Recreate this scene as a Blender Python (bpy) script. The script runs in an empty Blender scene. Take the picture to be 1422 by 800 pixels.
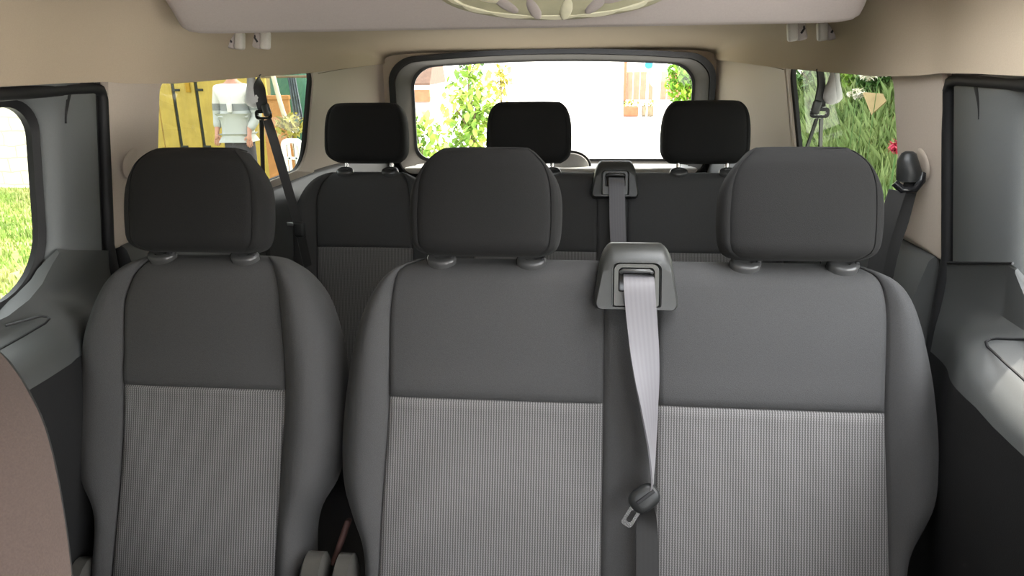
import bpy, bmesh, math, random
from mathutils import Vector, Matrix
random.seed(7)
C = bpy.context.scene.collection
SC = bpy.context.scene
PI = math.pi
R = math.radians
H = 1.20            # camera height above the cabin floor; shapes below are written with z measured from eye level
GZ = -0.55 - H      # ground outside, measured from eye level
CAMX = 0.164
PITCH, YAW, ROLL = R(18), R(6), R(-0.79)

# ------------------------------------------------------------------ camera
def cam_axes():
    f = Vector((-math.sin(YAW)*math.cos(PITCH), math.cos(YAW)*math.cos(PITCH), -math.sin(PITCH)))
    rt = Vector((math.cos(YAW), math.sin(YAW), 0)); up = rt.cross(f)
    return rt*math.cos(ROLL)+up*math.sin(ROLL), -rt*math.sin(ROLL)+up*math.cos(ROLL), f
AX = cam_axes()
def at(px, py, Y):                         # where the line of sight of a picture point meets the plane at depth Y
    d = AX[2]+AX[0]*((px-711)/1000)+AX[1]*((400-py)/1000)
    t = Y/d.y
    return Vector((CAMX+d.x*t, Y, d.z*t))
cam_d = bpy.data.cameras.new('camera'); cam = bpy.data.objects.new('camera', cam_d); C.objects.link(cam)
cam_d.sensor_width = 36; cam_d.lens = 36*1000/1422; cam_d.clip_start = 0.02; cam_d.clip_end = 400
M = Matrix((AX[0], AX[1], -AX[2])).transposed().to_4x4(); M.translation = Vector((CAMX, 0, H)); cam.matrix_world = M
SC.camera = cam

# ------------------------------------------------------------------ materials
def new_mat(name):
    m = bpy.data.materials.new(name); m.use_nodes = True
    nt = m.node_tree; b = nt.nodes['Principled BSDF']
    return m, nt, b
def mat(name, col, rough=.6, var=.08, scale=60, bump=0., metal=0., sheen=0., spec=.5, coat=0., two=None, tscale=4, coord='Object'):
    m, nt, b = new_mat(name); N = nt.nodes.new; L = nt.links.new
    b.inputs['Roughness'].default_value = rough; b.inputs['Metallic'].default_value = metal
    b.inputs['Specular IOR Level'].default_value = spec
    b.inputs['Sheen Weight'].default_value = sheen; b.inputs['Sheen Roughness'].default_value = .5
    b.inputs['Coat Weight'].default_value = coat
    tc = N('ShaderNodeTexCoord'); nz = N('ShaderNodeTexNoise'); nz.inputs['Scale'].default_value = scale; nz.inputs['Detail'].default_value = 4
    L(tc.outputs[coord], nz.inputs['Vector'])
    cr = N('ShaderNodeValToRGB'); e = cr.color_ramp.elements
    e[0].position = .3; e[1].position = .7
    e[0].color = (*[c*(1-var) for c in col], 1); e[1].color = (*[min(1, c*(1+var)) for c in col], 1)
    L(nz.outputs['Fac'], cr.inputs['Fac'])
    out = cr.outputs['Color']
    if two:
        n2 = N('ShaderNodeTexNoise'); n2.inputs['Scale'].default_value = tscale; L(tc.outputs[coord], n2.inputs['Vector'])
        c2 = N('ShaderNodeValToRGB'); c2.color_ramp.elements[0].position = .42; c2.color_ramp.elements[1].position = .58
        L(n2.outputs['Fac'], c2.inputs['Fac'])
        mx = N('ShaderNodeMixRGB'); mx.inputs['Color2'].default_value = (*two, 1)
        L(c2.outputs['Color'], mx.inputs['Fac']); L(out, mx.inputs['Color1']); out = mx.outputs['Color']
    L(out, b.inputs['Base Color'])
    if bump:
        bp = N('ShaderNodeBump'); bp.inputs['Strength'].default_value = bump; bp.inputs['Distance'].default_value = .002
        L(nz.outputs['Fac'], bp.inputs['Height']); L(bp.outputs['Normal'], b.inputs['Normal'])
    return m
def knit_mat(name, dark, light):
    m, nt, b = new_mat(name); N = nt.nodes.new; L = nt.links.new
    b.inputs['Roughness'].default_value = .92; b.inputs['Specular IOR Level'].default_value = .2
    b.inputs['Sheen Weight'].default_value = .1
    uv = N('ShaderNodeUVMap'); uv.uv_map = 'UVMap'; sp = N('ShaderNodeSeparateXYZ'); L(uv.outputs['UV'], sp.inputs[0])
    def mth(op, a, b2=None, c=None):
        n = N('ShaderNodeMath'); n.operation = op
        for i, v in enumerate((a, b2, c)):
            if v is None: continue
            if isinstance(v, (int, float)): n.inputs[i].default_value = v
            else: L(v, n.inputs[i])
        return n.outputs[0]
    u, v = sp.outputs['X'], sp.outputs['Y']
    zig = mth('MULTIPLY', mth('PINGPONG', mth('DIVIDE', v, .0058), .5), .0012)
    s1 = mth('SINE', mth('MULTIPLY', mth('ADD', u, zig), 2*PI/.0046))
    s2 = mth('SINE', mth('MULTIPLY', v, 2*PI/.0040))
    s3 = mth('SINE', mth('MULTIPLY', mth('ADD', u, mth('MULTIPLY', v, .8)), 2*PI/.0034))
    h = mth('ADD', mth('ADD', mth('MULTIPLY', s1, .34), mth('MULTIPLY', s2, .10)), mth('ADD', mth('MULTIPLY', s3, .12), .5))
    cr = N('ShaderNodeValToRGB'); e = cr.color_ramp.elements
    e[0].position = .25; e[0].color = (*dark, 1); e[1].position = .95; e[1].color = (*light, 1)
    L(h, cr.inputs['Fac']); L(cr.outputs['Color'], b.inputs['Base Color'])
    bp = N('ShaderNodeBump'); bp.inputs['Strength'].default_value = .25; bp.inputs['Distance'].default_value = .001
    L(h, bp.inputs['Height']); L(bp.outputs['Normal'], b.inputs['Normal'])
    return m
def web_mat(name, col):
    m, nt, b = new_mat(name); N = nt.nodes.new; L = nt.links.new
    b.inputs['Roughness'].default_value = .55; b.inputs['Sheen Weight'].default_value = .2
    uv = N('ShaderNodeUVMap'); uv.uv_map = 'UVMap'; w = N('ShaderNodeTexWave'); w.bands_direction = 'X'; w.inputs['Scale'].default_value = 40; w.inputs['Distortion'].default_value = .4
    L(uv.outputs['UV'], w.inputs['Vector'])
    cr = N('ShaderNodeValToRGB'); e = cr.color_ramp.elements
    e[0].color = (*[c*.94 for c in col], 1); e[1].color = (*[min(1, c*1.05) for c in col], 1)
    L(w.outputs['Fac'], cr.inputs['Fac']); L(cr.outputs['Color'], b.inputs['Base Color'])
    bp = N('ShaderNodeBump'); bp.inputs['Strength'].default_value = .06; bp.inputs['Distance'].default_value = .0006
    L(w.outputs['Fac'], bp.inputs['Height']); L(bp.outputs['Normal'], b.inputs['Normal'])
    return m
def glass_mat(name, tint, refl):
    m = bpy.data.materials.new(name); m.use_nodes = True; nt = m.node_tree; nt.nodes.clear(); N = nt.nodes.new; L = nt.links.new
    o = N('ShaderNodeOutputMaterial'); mx = N('ShaderNodeMixShader'); t = N('ShaderNodeBsdfTransparent'); g = N('ShaderNodeBsdfGlossy')
    t.inputs['Color'].default_value = (*tint, 1); g.inputs['Roughness'].default_value = .01
    mx.inputs[0].default_value = refl; L(t.outputs[0], mx.inputs[1]); L(g.outputs[0], mx.inputs[2]); L(mx.outputs[0], o.inputs[0])
    return m
def brick_mat(name, c1, c2, mortar, scale, bw=.5, rh=.25):
    m, nt, b = new_mat(name); N = nt.nodes.new; L = nt.links.new
    b.inputs['Roughness'].default_value = .9
    tc = N('ShaderNodeTexCoord'); mp = N('ShaderNodeMapping'); mp.inputs['Rotation'].default_value = (R(90), 0, 0)
    nz = N('ShaderNodeTexNoise'); nz.inputs['Scale'].default_value = 3; ad = N('ShaderNodeMixRGB'); ad.blend_type = 'ADD'; ad.inputs['Fac'].default_value = .12
    br = N('ShaderNodeTexBrick'); br.inputs['Scale'].default_value = scale; br.inputs['Color1'].default_value = (*c1, 1); br.inputs['Color2'].default_value = (*c2, 1)
    br.inputs['Mortar'].default_value = (*mortar, 1); br.inputs['Brick Width'].default_value = bw; br.inputs['Row Height'].default_value = rh; br.inputs['Mortar Size'].default_value = .015
    L(tc.outputs['Object'], mp.inputs['Vector']); L(mp.outputs[0], ad.inputs['Color1']); L(tc.outputs['Object'], nz.inputs['Vector']); L(nz.outputs['Color'], ad.inputs['Color2'])
    L(ad.outputs[0], br.inputs['Vector']); L(br.outputs['Color'], b.inputs['Base Color'])
    return m
def zband_mat(name, bands, rough=.9):
    # horizontal colour bands of a garment, by height in metres: list of (upper limit, colour)
    m, nt, b = new_mat(name); N = nt.nodes.new; L = nt.links.new
    b.inputs['Roughness'].default_value = rough
    tc = N('ShaderNodeTexCoord'); sp = N('ShaderNodeSeparateXYZ'); L(tc.outputs['Object'], sp.inputs[0])
    dv = N('ShaderNodeMath'); dv.operation = 'DIVIDE'; dv.inputs[1].default_value = 2; L(sp.outputs['Z'], dv.inputs[0])
    cr = N('ShaderNodeValToRGB'); cr.color_ramp.interpolation = 'CONSTANT'; e = cr.color_ramp.elements
    e[0].position = 0; e[0].color = (*bands[0][1], 1)
    e.remove(e[1])
    for (zl, _), (_, c) in zip(bands[:-1], bands[1:]):
        k = e.new(zl/2); k.color = (*c, 1)
    L(dv.outputs[0], cr.inputs['Fac'])
    ax = N('ShaderNodeMath'); ax.operation = 'ABSOLUTE'; L(sp.outputs['X'], ax.inputs[0])
    L(cr.outputs['Color'], b.inputs['Base Color'])
    return m

M_ = {}
M_['dark'] = mat('charcoal_fabric', (.055, .0545, .0545), .9, .16, 900, .25, sheen=.05, spec=.2)
M_['head'] = mat('headrest_fabric', (.0135, .0133, .013), .9, .16, 900, .25, sheen=.03, spec=.2)
M_['knit'] = knit_mat('ribbed_grey_knit', (.075, .072, .071), (.245, .238, .234))
M_['back'] = mat('seat_back_fabric', (.03, .03, .03), .9, .1, 300)
M_['taupe'] = mat('taupe_fabric', (.062, .046, .041), .9, .1, 500, .2, sheen=.1, spec=.2)
M_['plast'] = mat('soft_black_plastic', (.018, .019, .019), .42, .06, 700, .12)
M_['plast2'] = mat('dark_grey_plastic', (.034, .035, .033), .38, .06, 700, .1)
M_['trimg'] = mat('side_trim_plastic', (.065, .067, .066), .5, .06, 700, .12)
M_['ledge'] = mat('door_ledge_plastic', (.065, .068, .067), .5, .06, 900, .12)
M_['dlow'] = mat('door_lower_plastic', (.013, .013, .0135), .7, .1, 500, .15, spec=.25)
M_['dgrey'] = mat('door_panel_plastic', (.12, .128, .128), .55, .06, 900, .15)
M_['black'] = mat('black_rubber', (.008, .008, .009), .6, .1, 200)
M_['gloss'] = mat('gloss_black', (.01, .01, .011), .2, .05, 50)
M_['beige'] = mat('beige_headliner', (.44, .365, .275), .95, .03, 500, .12, spec=.2)
M_['module'] = mat('overhead_panel_plastic', (.40, .355, .33), .8, .03, 300, .05, spec=.3)
M_['pillar'] = mat('pale_pillar_plastic', (.46, .395, .33), .6, .03, 500, .06, spec=.35)
M_['hook'] = mat('hook_plastic', (.52, .49, .44), .5, .03, 200)
M_['chrome'] = mat('chrome', (.75, .75, .76), .15, .02, 50, metal=1)
M_['steel'] = mat('satin_steel', (.55, .56, .55), .28, .04, 80, metal=1)
M_['guide'] = mat('guide_plastic', (.06, .06, .06), .22, .05, 80)
M_['flap'] = mat('bezel_plastic', (.07, .07, .063), .35, .05, 400)
M_['web'] = web_mat('belt_webbing', (.15, .143, .153))
M_['webd'] = web_mat('black_belt_webbing', (.009, .0085, .008))
M_['carpet'] = mat('cabin_carpet', (.03, .03, .032), 1, .2, 400, .4)
M_['tailin'] = mat('tailgate_frame_plastic', (.022, .018, .014), .7, .05, 500, .05, spec=.2)
M_['joint'] = mat('dark_beige_joint', (.22, .185, .15), .8, .05, 60)  # dark beige for the thin line along the pillar joint
M_['ltgrey'] = mat('pale_grey_plastic', (.60, .60, .59), .45, .03, 200)
M_['lens'] = mat('cream_lens', (.46, .44, .30), .25, .08, 25, coat=.5)
M_['lensrim'] = mat('pale_rim', (.66, .63, .46), .35, .05, 60)
M_['recl'] = mat('recliner_cover_plastic', (.06, .058, .053), .32, .05, 200)
M_['redst'] = mat('reddish_strap', (.045, .016, .012), .7, .1, 200)
M_['gl_side'] = glass_mat('privacy_glass', (.185, .195, .18), .05)
M_['gl_left'] = glass_mat('lightly_tinted_glass', (.42, .44, .41), .03)
M_['gl_clear'] = glass_mat('clear_glass', (.92, .93, .91), .03)
M_['gl_rear'] = glass_mat('rear_glass', (.50, .51, .49), .03)

# ------------------------------------------------------------------ objects
def thing(name, label, cat, loc, group=None):
    o = bpy.data.objects.new(name, None); C.objects.link(o); o.empty_display_size = .05
    o.location = (loc[0], loc[1], loc[2]+H)
    o['label'] = label; o['category'] = cat
    if group: o['group'] = group
    return o
def tag(o, label=None, cat=None, group=None, kind=None):
    for k, v in (('label', label), ('category', cat), ('group', group), ('kind', kind)):
        if v: o[k] = v
    return o
def root_of(p):
    while p.parent: p = p.parent
    return p
def world_loc(p):
    v = Vector((0, 0, 0))
    while p: v += p.location; p = p.parent
    return v
class MB:
    def __init__(s): s.v = []; s.f = []; s.uv = {}; s.sm = True
    def add(s, vs, fs):
        n = len(s.v); s.v += [Vector(v) for v in vs]; s.f += [tuple(i+n for i in f) for f in fs]; return n
    def loft(s, rings, closed=True, cap0=True, cap1=True):
        n = len(rings[0]); base = len(s.v)
        for r in rings: s.v += [Vector(p) for p in r]
        for i in range(len(rings)-1):
            for j in range(n if closed else n-1):
                k = (j+1) % n
                s.f.append((base+i*n+j, base+i*n+k, base+(i+1)*n+k, base+(i+1)*n+j))
        if cap0 and closed: s.f.append(tuple(base+j for j in reversed(range(n))))
        if cap1 and closed: s.f.append(tuple(base+(len(rings)-1)*n+j for j in range(n)))
        return s
    def box(s, c, size, bev=0., mtx=None, seg=3):
        b = bmesh.new(); bmesh.ops.create_cube(b, size=1)
        for v in b.verts: v.co = Vector((v.co.x*size[0], v.co.y*size[1], v.co.z*size[2]))
        if bev: bmesh.ops.bevel(b, geom=b.edges[:], offset=min(bev, min(size)*.49), segments=seg, affect='EDGES', profile=.5)
        b.verts.ensure_lookup_table()
        m = mtx if mtx else Matrix.Identity(3)
        s.add([m @ v.co + Vector(c) for v in b.verts], [tuple(v.index for v in f.verts) for f in b.faces]); b.free(); return s
    def ball(s, c, r, seg=16, ring=10, mtx=None):
        r = (r, r, r) if isinstance(r, (int, float)) else r
        b = bmesh.new(); bmesh.ops.create_uvsphere(b, u_segments=seg, v_segments=ring, radius=1)
        b.verts.ensure_lookup_table(); m = mtx if mtx else Matrix.Identity(3)
        s.add([m @ Vector((v.co.x*r[0], v.co.y*r[1], v.co.z*r[2])) + Vector(c) for v in b.verts], [tuple(v.index for v in f.verts) for f in b.faces]); b.free(); return s
    def tube(s, pts, r, n=10, cap=True):
        pts = [Vector(p) for p in pts]; rs = r if isinstance(r, (list, tuple)) else [r]*len(pts)
        rings = []; prev = None
        for i, p in enumerate(pts):
            t = (pts[min(i+1, len(pts)-1)]-pts[max(i-1, 0)]).normalized()
            if prev is None:
                a = t.orthogonal().normalized()
            else:
                a = (prev - t*prev.dot(t)).normalized()
            prev = a; bb = t.cross(a)
            rings.append([p+(a*math.cos(k*2*PI/n)+bb*math.sin(k*2*PI/n))*rs[i] for k in range(n)])
        return s.loft(rings, True, cap, cap)
    def plate(s, inner, outer, depth, dirv):
        # a frame between two loops with the same number of points, given a thickness along dirv
        d = Vector(dirv)*depth; n = len(inner)
        a = s.add(inner, []); b = s.add(outer, []); c = s.add([Vector(p)+d for p in inner], []); e = s.add([Vector(p)+d for p in outer], [])
        for j in range(n):
            k = (j+1) % n
            s.f += [(a+j, b+j, b+k, a+k), (c+j, c+k, e+k, e+j), (a+j, a+k, c+k, c+j), (b+j, e+j, e+k, b+k)]
        return s
    def prism(s, pts, d):
        d = Vector(d); n = len(pts)
        a = s.add(pts, []); b = s.add([Vector(p)+d for p in pts], [])
        s.f += [tuple(a+j for j in range(n)), tuple(b+j for j in reversed(range(n)))]
        for j in range(n):
            k = (j+1) % n; s.f.append((a+j, b+j, b+k, a+k))
        return s
def obj(name, mb, m, parent=None, label=None, sharp=40, uvs=None, recalc=True, loc=None, kind=None, mods=None):
    # vertices come with z measured from eye level; the object sits at its base
    base = world_loc(parent) if parent else None
    vs = [Vector((v.x, v.y, v.z+H)) for v in mb.v]
    if not parent:
        if loc is None:
            lo = [min(v[i] for v in vs) for i in range(3)]; hi = [max(v[i] for v in vs) for i in range(3)]
            base = Vector(((lo[0]+hi[0])/2, (lo[1]+hi[1])/2, lo[2]))
        else: base = Vector((loc[0], loc[1], loc[2]+H))
    me = bpy.data.meshes.new(name); me.from_pydata([v-base for v in vs], [], mb.f)
    if uvs:
        l = me.uv_layers.new(name='UVMap')
        for lp in me.loops: l.data[lp.index].uv = uvs[lp.vertex_index]
    me.validate(); me.update()
    if recalc:
        b = bmesh.new(); b.from_mesh(me); bmesh.ops.recalc_face_normals(b, faces=b.faces[:]); b.to_mesh(me); b.free()
    me.shade_smooth()
    if sharp: me.set_sharp_from_angle(angle=R(sharp))
    me.materials.append(M_[m] if isinstance(m, str) else m)
    o = bpy.data.objects.new(name, me); C.objects.link(o)
    if parent: o.parent = parent
    else: o.location = base
    if label: o['label'] = label
    if kind: o['kind'] = kind
    return o
def struct(name, mb, m, parent=None, **k):
    return obj(name, mb, m, parent, kind='structure', **k)
def kids(o): return [c for c in bpy.data.objects if c.parent == o]
def copy_tree(o, parent=None):
    c = o.copy(); C.objects.link(c); c.parent = parent
    for ch in kids(o): copy_tree(ch, c)
    return c
def lerp_table(t, v):
    if v <= t[0][0]: return t[0][1]
    for (a, x), (b, y) in zip(t, t[1:]):
        if v <= b: return x+(y-x)*(v-a)/(b-a)
    return t[-1][1]
def smooth_table(t):
    # Catmull-Rom through the table
    def f(v):
        if v <= t[0][0]: return t[0][1]
        if v >= t[-1][0]: return t[-1][1]
        for i in range(len(t)-1):
            if v <= t[i+1][0]:
                x0, y0 = t[i]; x1, y1 = t[i+1]; h = x1-x0; s = (v-x0)/h
                m0 = (y1-t[i-1][1])/(x1-t[i-1][0]) if i > 0 else (y1-y0)/h
                m1 = (t[i+2][1]-y0)/(t[i+2][0]-x0) if i+2 < len(t) else (y1-y0)/h
                return (2*s**3-3*s*s+1)*y0+(s**3-2*s*s+s)*h*m0+(-2*s**3+3*s*s)*y1+(s**3-s*s)*h*m1
    return f
def rrect(x0, x1, z0, z1, r, n=6):
    # rounded rectangle as (a, b) pairs; r may be four radii: (x0,z0) (x1,z0) (x1,z1) (x0,z1)
    r = [r]*4 if isinstance(r, (int, float)) else r
    out = []
    for (cx, cz, a0, rr) in ((x0+r[0], z0+r[0], 180, r[0]), (x1-r[1], z0+r[1], 270, r[1]), (x1-r[2], z1-r[2], 0, r[2]), (x0+r[3], z1-r[3], 90, r[3])):
        for i in range(n+1):
            a = R(a0+90*i/n); out.append((cx+rr*math.cos(a), cz+rr*math.sin(a)))
    return out
def rect_like(x0, x1, z0, z1, n=6):
    # a sharp rectangle with as many points as rrect, in step with it
    out = []
    for c in ((x0, z0), (x1, z0), (x1, z1), (x0, z1)): out += [c]*(n+1)
    return out

# ------------------------------------------------------------------ upholstered pads (backrests, headrests)
class Pad:
    """A padded shape in its own frame: u across, v down from the top edge, w out of the front face."""
    def __init__(s, O, lean):
        s.O = Vector(O); l = R(lean); s.dn = Vector((0, -math.sin(l), -math.cos(l))); s.n = Vector((0, -math.cos(l), math.sin(l)))
    def p(s, u, v, w): return s.O+Vector((u, 0, 0))+s.dn*v+s.n*w
    def build(s, vs, left, right, seams, thick, rtop, rbot=0., bulge=.03, pillow=.008, groove=.005, D=.055, knit=None, wave=None):
        L_, R_ = smooth_table(left), smooth_table(right); S_ = [smooth_table(t) for t in seams]
        T = [1, .985, .95, .89, .8, .68, .55, .42, .3, .19, .1, .045, .02]   # bolster samples from the edge to its seam
        vmax = vs[-1]; rings = []; zones = None; UV = []
        for v in vs:
            wf = 0.
            if v < rtop: wf = -rtop+math.sqrt(max(0, rtop*rtop-(rtop-v)**2))
            if rbot and vmax-v < rbot: wf = min(wf, -rbot+math.sqrt(max(0, rbot*rbot-(rbot-(vmax-v))**2)))
            l, r = L_(v), R_(v); se = [f(v) for f in S_]
            row = []; zs = []
            def bol(edge, seam, zone, rev):
                width = abs(seam-edge); k = min(1, width/.09)
                ts = T if not rev else T[::-1]
                for t in ts:
                    b = bulge*k*math.sin(PI*min(1, t*1.02))**.8 if t < .98 else 0
                    w = b-D*(1-math.sqrt(max(0, 1-t**3.2)))
                    row.append((seam+(edge-seam)*t, w, zone))
            bol(l, se[0], 'L', False)
            for i in range(len(se)-1):
                a, b = se[i], se[i+1]; wd = b-a
                row.append((a, -groove, 'seam'))
                n = 12 if wd > .15 else 6
                ts = [min(.2, .004/wd), min(.3, .012/wd)]+[j/n for j in range(1, n)]+[1-min(.3, .012/wd), 1-min(.2, .004/wd)]
                ts = sorted(ts)
                for t in ts:
                    w = pillow*(1-(2*t-1)**4)*min(1, wd/.2)
                    if knit and wd > .15:
                        dk = abs(v-knit)
                        if dk < .001: w -= groove
                        w += .004*math.exp(-((v-knit+.025)/.03)**2)
                    row.append((a+wd*t, w, 'C%d' % i))
            row.append((se[-1], -groove, 'seam'))
            bol(r, se[-1], 'R', True)
            f_n = len(row)
            wb = -thick
            if v < rtop: wb = -thick+ (rtop-v)*.15
            mid = (wf-D+wb)/2
            e = min(.03, (r-l)*.2)
            back = [(r-.001, (wf-D)*.5+wb*.5), (r-.008, wb+.012), (r-e, wb), (r-(r-l)*.35, wb-.004), (l+(r-l)*.35, wb-.004), (l+e, wb), (l+.008, wb+.012), (l+.001, (wf-D)*.5+wb*.5)]
            ring = [s.p(u, v, max(wf+w, wb+.004)) for u, w, z in row]+[s.p(u, v, w) for u, w in back]
            UV.append([(u, v) for u, w, z in row]+[(u, v) for u, w in back])
            rings.append(ring)
            if zones is None: zones = [z for u, w, z in row]+['back']*len(back)
        s.rings = rings; s.zones = zones; s.uv = UV; s.vs = vs; s.fn = f_n
        return s
    def part(s, pick, caps=False):
        """faces for which pick(zone, v) holds, as one mesh; returns (MB, uvs)"""
        mb = MB(); uv = []; idx = {}
        n = len(s.rings[0])
        def vid(i, j):
            if (i, j) not in idx:
                idx[(i, j)] = len(mb.v); mb.v.append(s.rings[i][j]); uv.append(s.uv[i][j])
            return idx[(i, j)]
        for i in range(len(s.rings)-1):
            for j in range(n):
                k = (j+1) % n
                za, zb = s.zones[j], s.zones[k]
                z = zb if za == 'seam' else za
                if za == 'seam' and zb == 'seam': z = 'L'
                if zb == 'back' and za != 'back': z = 'R'
                if k == 0: z = 'L'
                if pick(z, (s.vs[i]+s.vs[i+1])/2): mb.f.append((vid(i, j), vid(i, k), vid(i+1, k), vid(i+1, j)))
        if caps:
            for i in (0, len(s.rings)-1):
                f = [vid(i, j) for j in range(n)]
                mb.f.append(tuple(f))
        return mb, uv

def rows(vmax, knit=None, rtop=.05, rbot=0, step=.012):
    vs = [0, .0008, .003, .007, .012, .018, .025, .033, .042]
    vs = [v for v in vs if v < rtop*1.05 or v < .02]
    x = vs[-1]+.008
    while x < vmax-rbot: vs.append(x); x += step
    if rbot:
        vs += [vmax-rbot*k for k in (1, .75, .5, .3, .15, .05, .01)]
    vs.append(vmax)
    if knit:
        vs = [v for v in vs if abs(v-knit) > .009]+[knit-.005, knit, knit+.005]
    return sorted(set(vs))

LEAN = 20
TOPY, TOPZ = 1.25, -.35          # top front edge line of the backrests in the middle row
VMAX = .70
def headrest(parent, u0, rear=False, base_off=0.):
    """headrest cushion with side panels and two posts; parent is the seat"""
    if not rear:
        P = Pad((u0, 1.268, -.151), 15); tot = .196
        out = [(0, .075), (.006, .085), (.02, .099), (.04, .116), (.062, .129), (.085, .136), (.12, .138), (.15, .137), (.17, .134), (.184, .127), (.192, .114), (.196, .098)]
        seam = [(0, .071), (.03, .102), (.06, .115), (.1, .119), (.15, .119), (.18, .114), (.196, .092)]
    else:
        P = Pad((u0, 2.30, -.137), 13); tot = .188
        out = [(0, .096), (.006, .106), (.02, .118), (.04, .127), (.07, .133), (.12, .135), (.15, .134), (.168, .128), (.18, .116), (.188, .100)]
        seam = [(0, .092), (.03, .110), (.06, .118), (.12, .121), (.16, .117), (.188, .094)]
    P.build(rows(tot, None, .035, .03, .012), [(v, -x) for v, x in out], out, [[(v, -x) for v, x in seam], seam], .088, .035, .028, bulge=.0, pillow=.010, groove=.0025, D=.034)
    mb, uv = P.part(lambda z, v: z.startswith('C') or z == 'back', True)
    h = obj('headrest', mb, 'head', parent, uvs=uv, sharp=60)
    for z0 in ('L', 'R'):
        mb, uv = P.part(lambda z, v: z == z0)
        obj('side_panel', mb, 'head', h, uvs=uv, sharp=60)
    return h, P, tot
def posts(parent, h, u0, us, dY=0., zt=-.30):
    for u in us:
        y = TOPY+dY+.032
        b = MB().tube([(u, y+.02, zt+.03), (u, y+.012, zt), (u, y-.004, -.39)], .0065, 12)
        obj('post', b, 'chrome', h)
        g = MB(); ax = Vector((0, -.42, .9)).normalized(); ux = Vector((1, 0, 0)); vy = ax.cross(ux)
        c = Vector((u, TOPY+dY+.010, -.3605))
        rings = []
        for hh, rr in ((-.012, 1), (.004, 1), (.0085, .93), (.0105, .80), (.0105, .45), (.0085, .36), (.0085, .1)):
            rings.append([c+ax*hh+ux*.028*rr*math.cos(a*2*PI/28)+vy*.021*rr*math.sin(a*2*PI/28) for a in range(28)])
        g.loft(rings)
        obj('headrest_guide', g, 'guide', parent)
        bt = MB().box(c+ax*.009+ux*.021, (.007, .012, .006), .002)
        obj('release_button', bt, 'black', parent)

def cushion_and_base(root, xl, xr, dY, legs=True):
    c = MB(); rings = []
    for (y, zt, zb) in ((.615, -.93, -.95), (.60, -.90, -.97), (.62, -.865, -.985), (.70, -.845, -.99), (.82, -.86, -.99), (.93, -.885, -.99), (.96, -.91, -.98)):
        ins = .02 if y < .62 else 0
        ring = []
        for a, b2 in rrect(xl+.03+ins, xr-.03-ins, zb, zt, .03, 4): ring.append((a, y+dY, b2))
        rings.append(ring)
    c.loft(rings); obj('seat_cushion', c, 'dark', root)
    f = MB().box(((xl+xr)/2, .86+dY, -1.015), (xr-xl-.12, .42, .05), .015)
    obj('seat_frame', f, 'black', root)
    for x in (xl+.10, xr-.10):
        for y in (.72, 1.0):
            l = MB().box((x, y+dY, -1.12), (.05, .07, .16), .01)
            obj('leg', l, 'black', root)

def recliner(root, u, v, dY, s):
    P = Pad((0, TOPY+dY, TOPZ), LEAN); c = P.p(u, v, .0)
    b = MB(); rings = []
    for dx, k in ((-.5, .9), (-.38, 1), (.38, 1), (.5, .88)):
        rings.append([c+Vector((dx*.045*s, 0, 0))+P.dn*(-.02+.0)+P.dn*(.10*k*math.sin(a*2*PI/24))+P.n*(.05*k*math.cos(a*2*PI/24)) for a in range(24)])
    b.loft(rings); obj('recliner_cover', b, 'recl', root)

def single_seat():
    root = thing('passenger_chair', '', 'seat', (-.552, .86, -H))
    P = Pad((-.552, TOPY, TOPZ), LEAN)
    half = [(0, .118), (.004, .132), (.012, .150), (.025, .174), (.045, .197), (.07, .217), (.11, .236), (.18, .256), (.28, .265), (.37, .262), (.43, .248), (.48, .220), (.52, .211), (.58, .212), (VMAX, .215)]
    sl = [(0, -.108), (.02, -.124), (.05, -.143), (.1, -.157), (.25, -.151), (.4, -.150), (.6, -.160), (VMAX, -.161)]
    sr = [(0, .108), (.02, .132), (.05, .145), (.1, .153), (.25, .168), (.4, .165), (.6, .160), (VMAX, .160)]
    P.build(rows(VMAX, .253, .05), [(v, -x) for v, x in half], half, [sl, sr], .105, .05, 0, knit=.253)
    seat_parts(root, P, {'upper_panel': lambda z, v: z == 'C0' and v < .253, 'knit_panel': lambda z, v: z == 'C0' and v > .253})
    cushion_and_base(root, -.79, -.315, 0)
    return root
def seat_parts(root, P, centre):
    for nm, f in centre.items():
        nm = nm.split('#')[0]
        mb, uv = P.part(f)
        obj(nm, mb, 'knit' if 'knit' in nm else 'dark', root, uvs=uv, sharp=70)
    for z0 in ('L', 'R'):
        mb, uv = P.part(lambda z, v: z == z0); obj('side_bolster', mb, 'dark', root, uvs=uv, sharp=70)
    mb, uv = P.part(lambda z, v: z == 'back', True); obj('back_panel', mb, 'back', root, uvs=uv, sharp=60)

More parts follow.
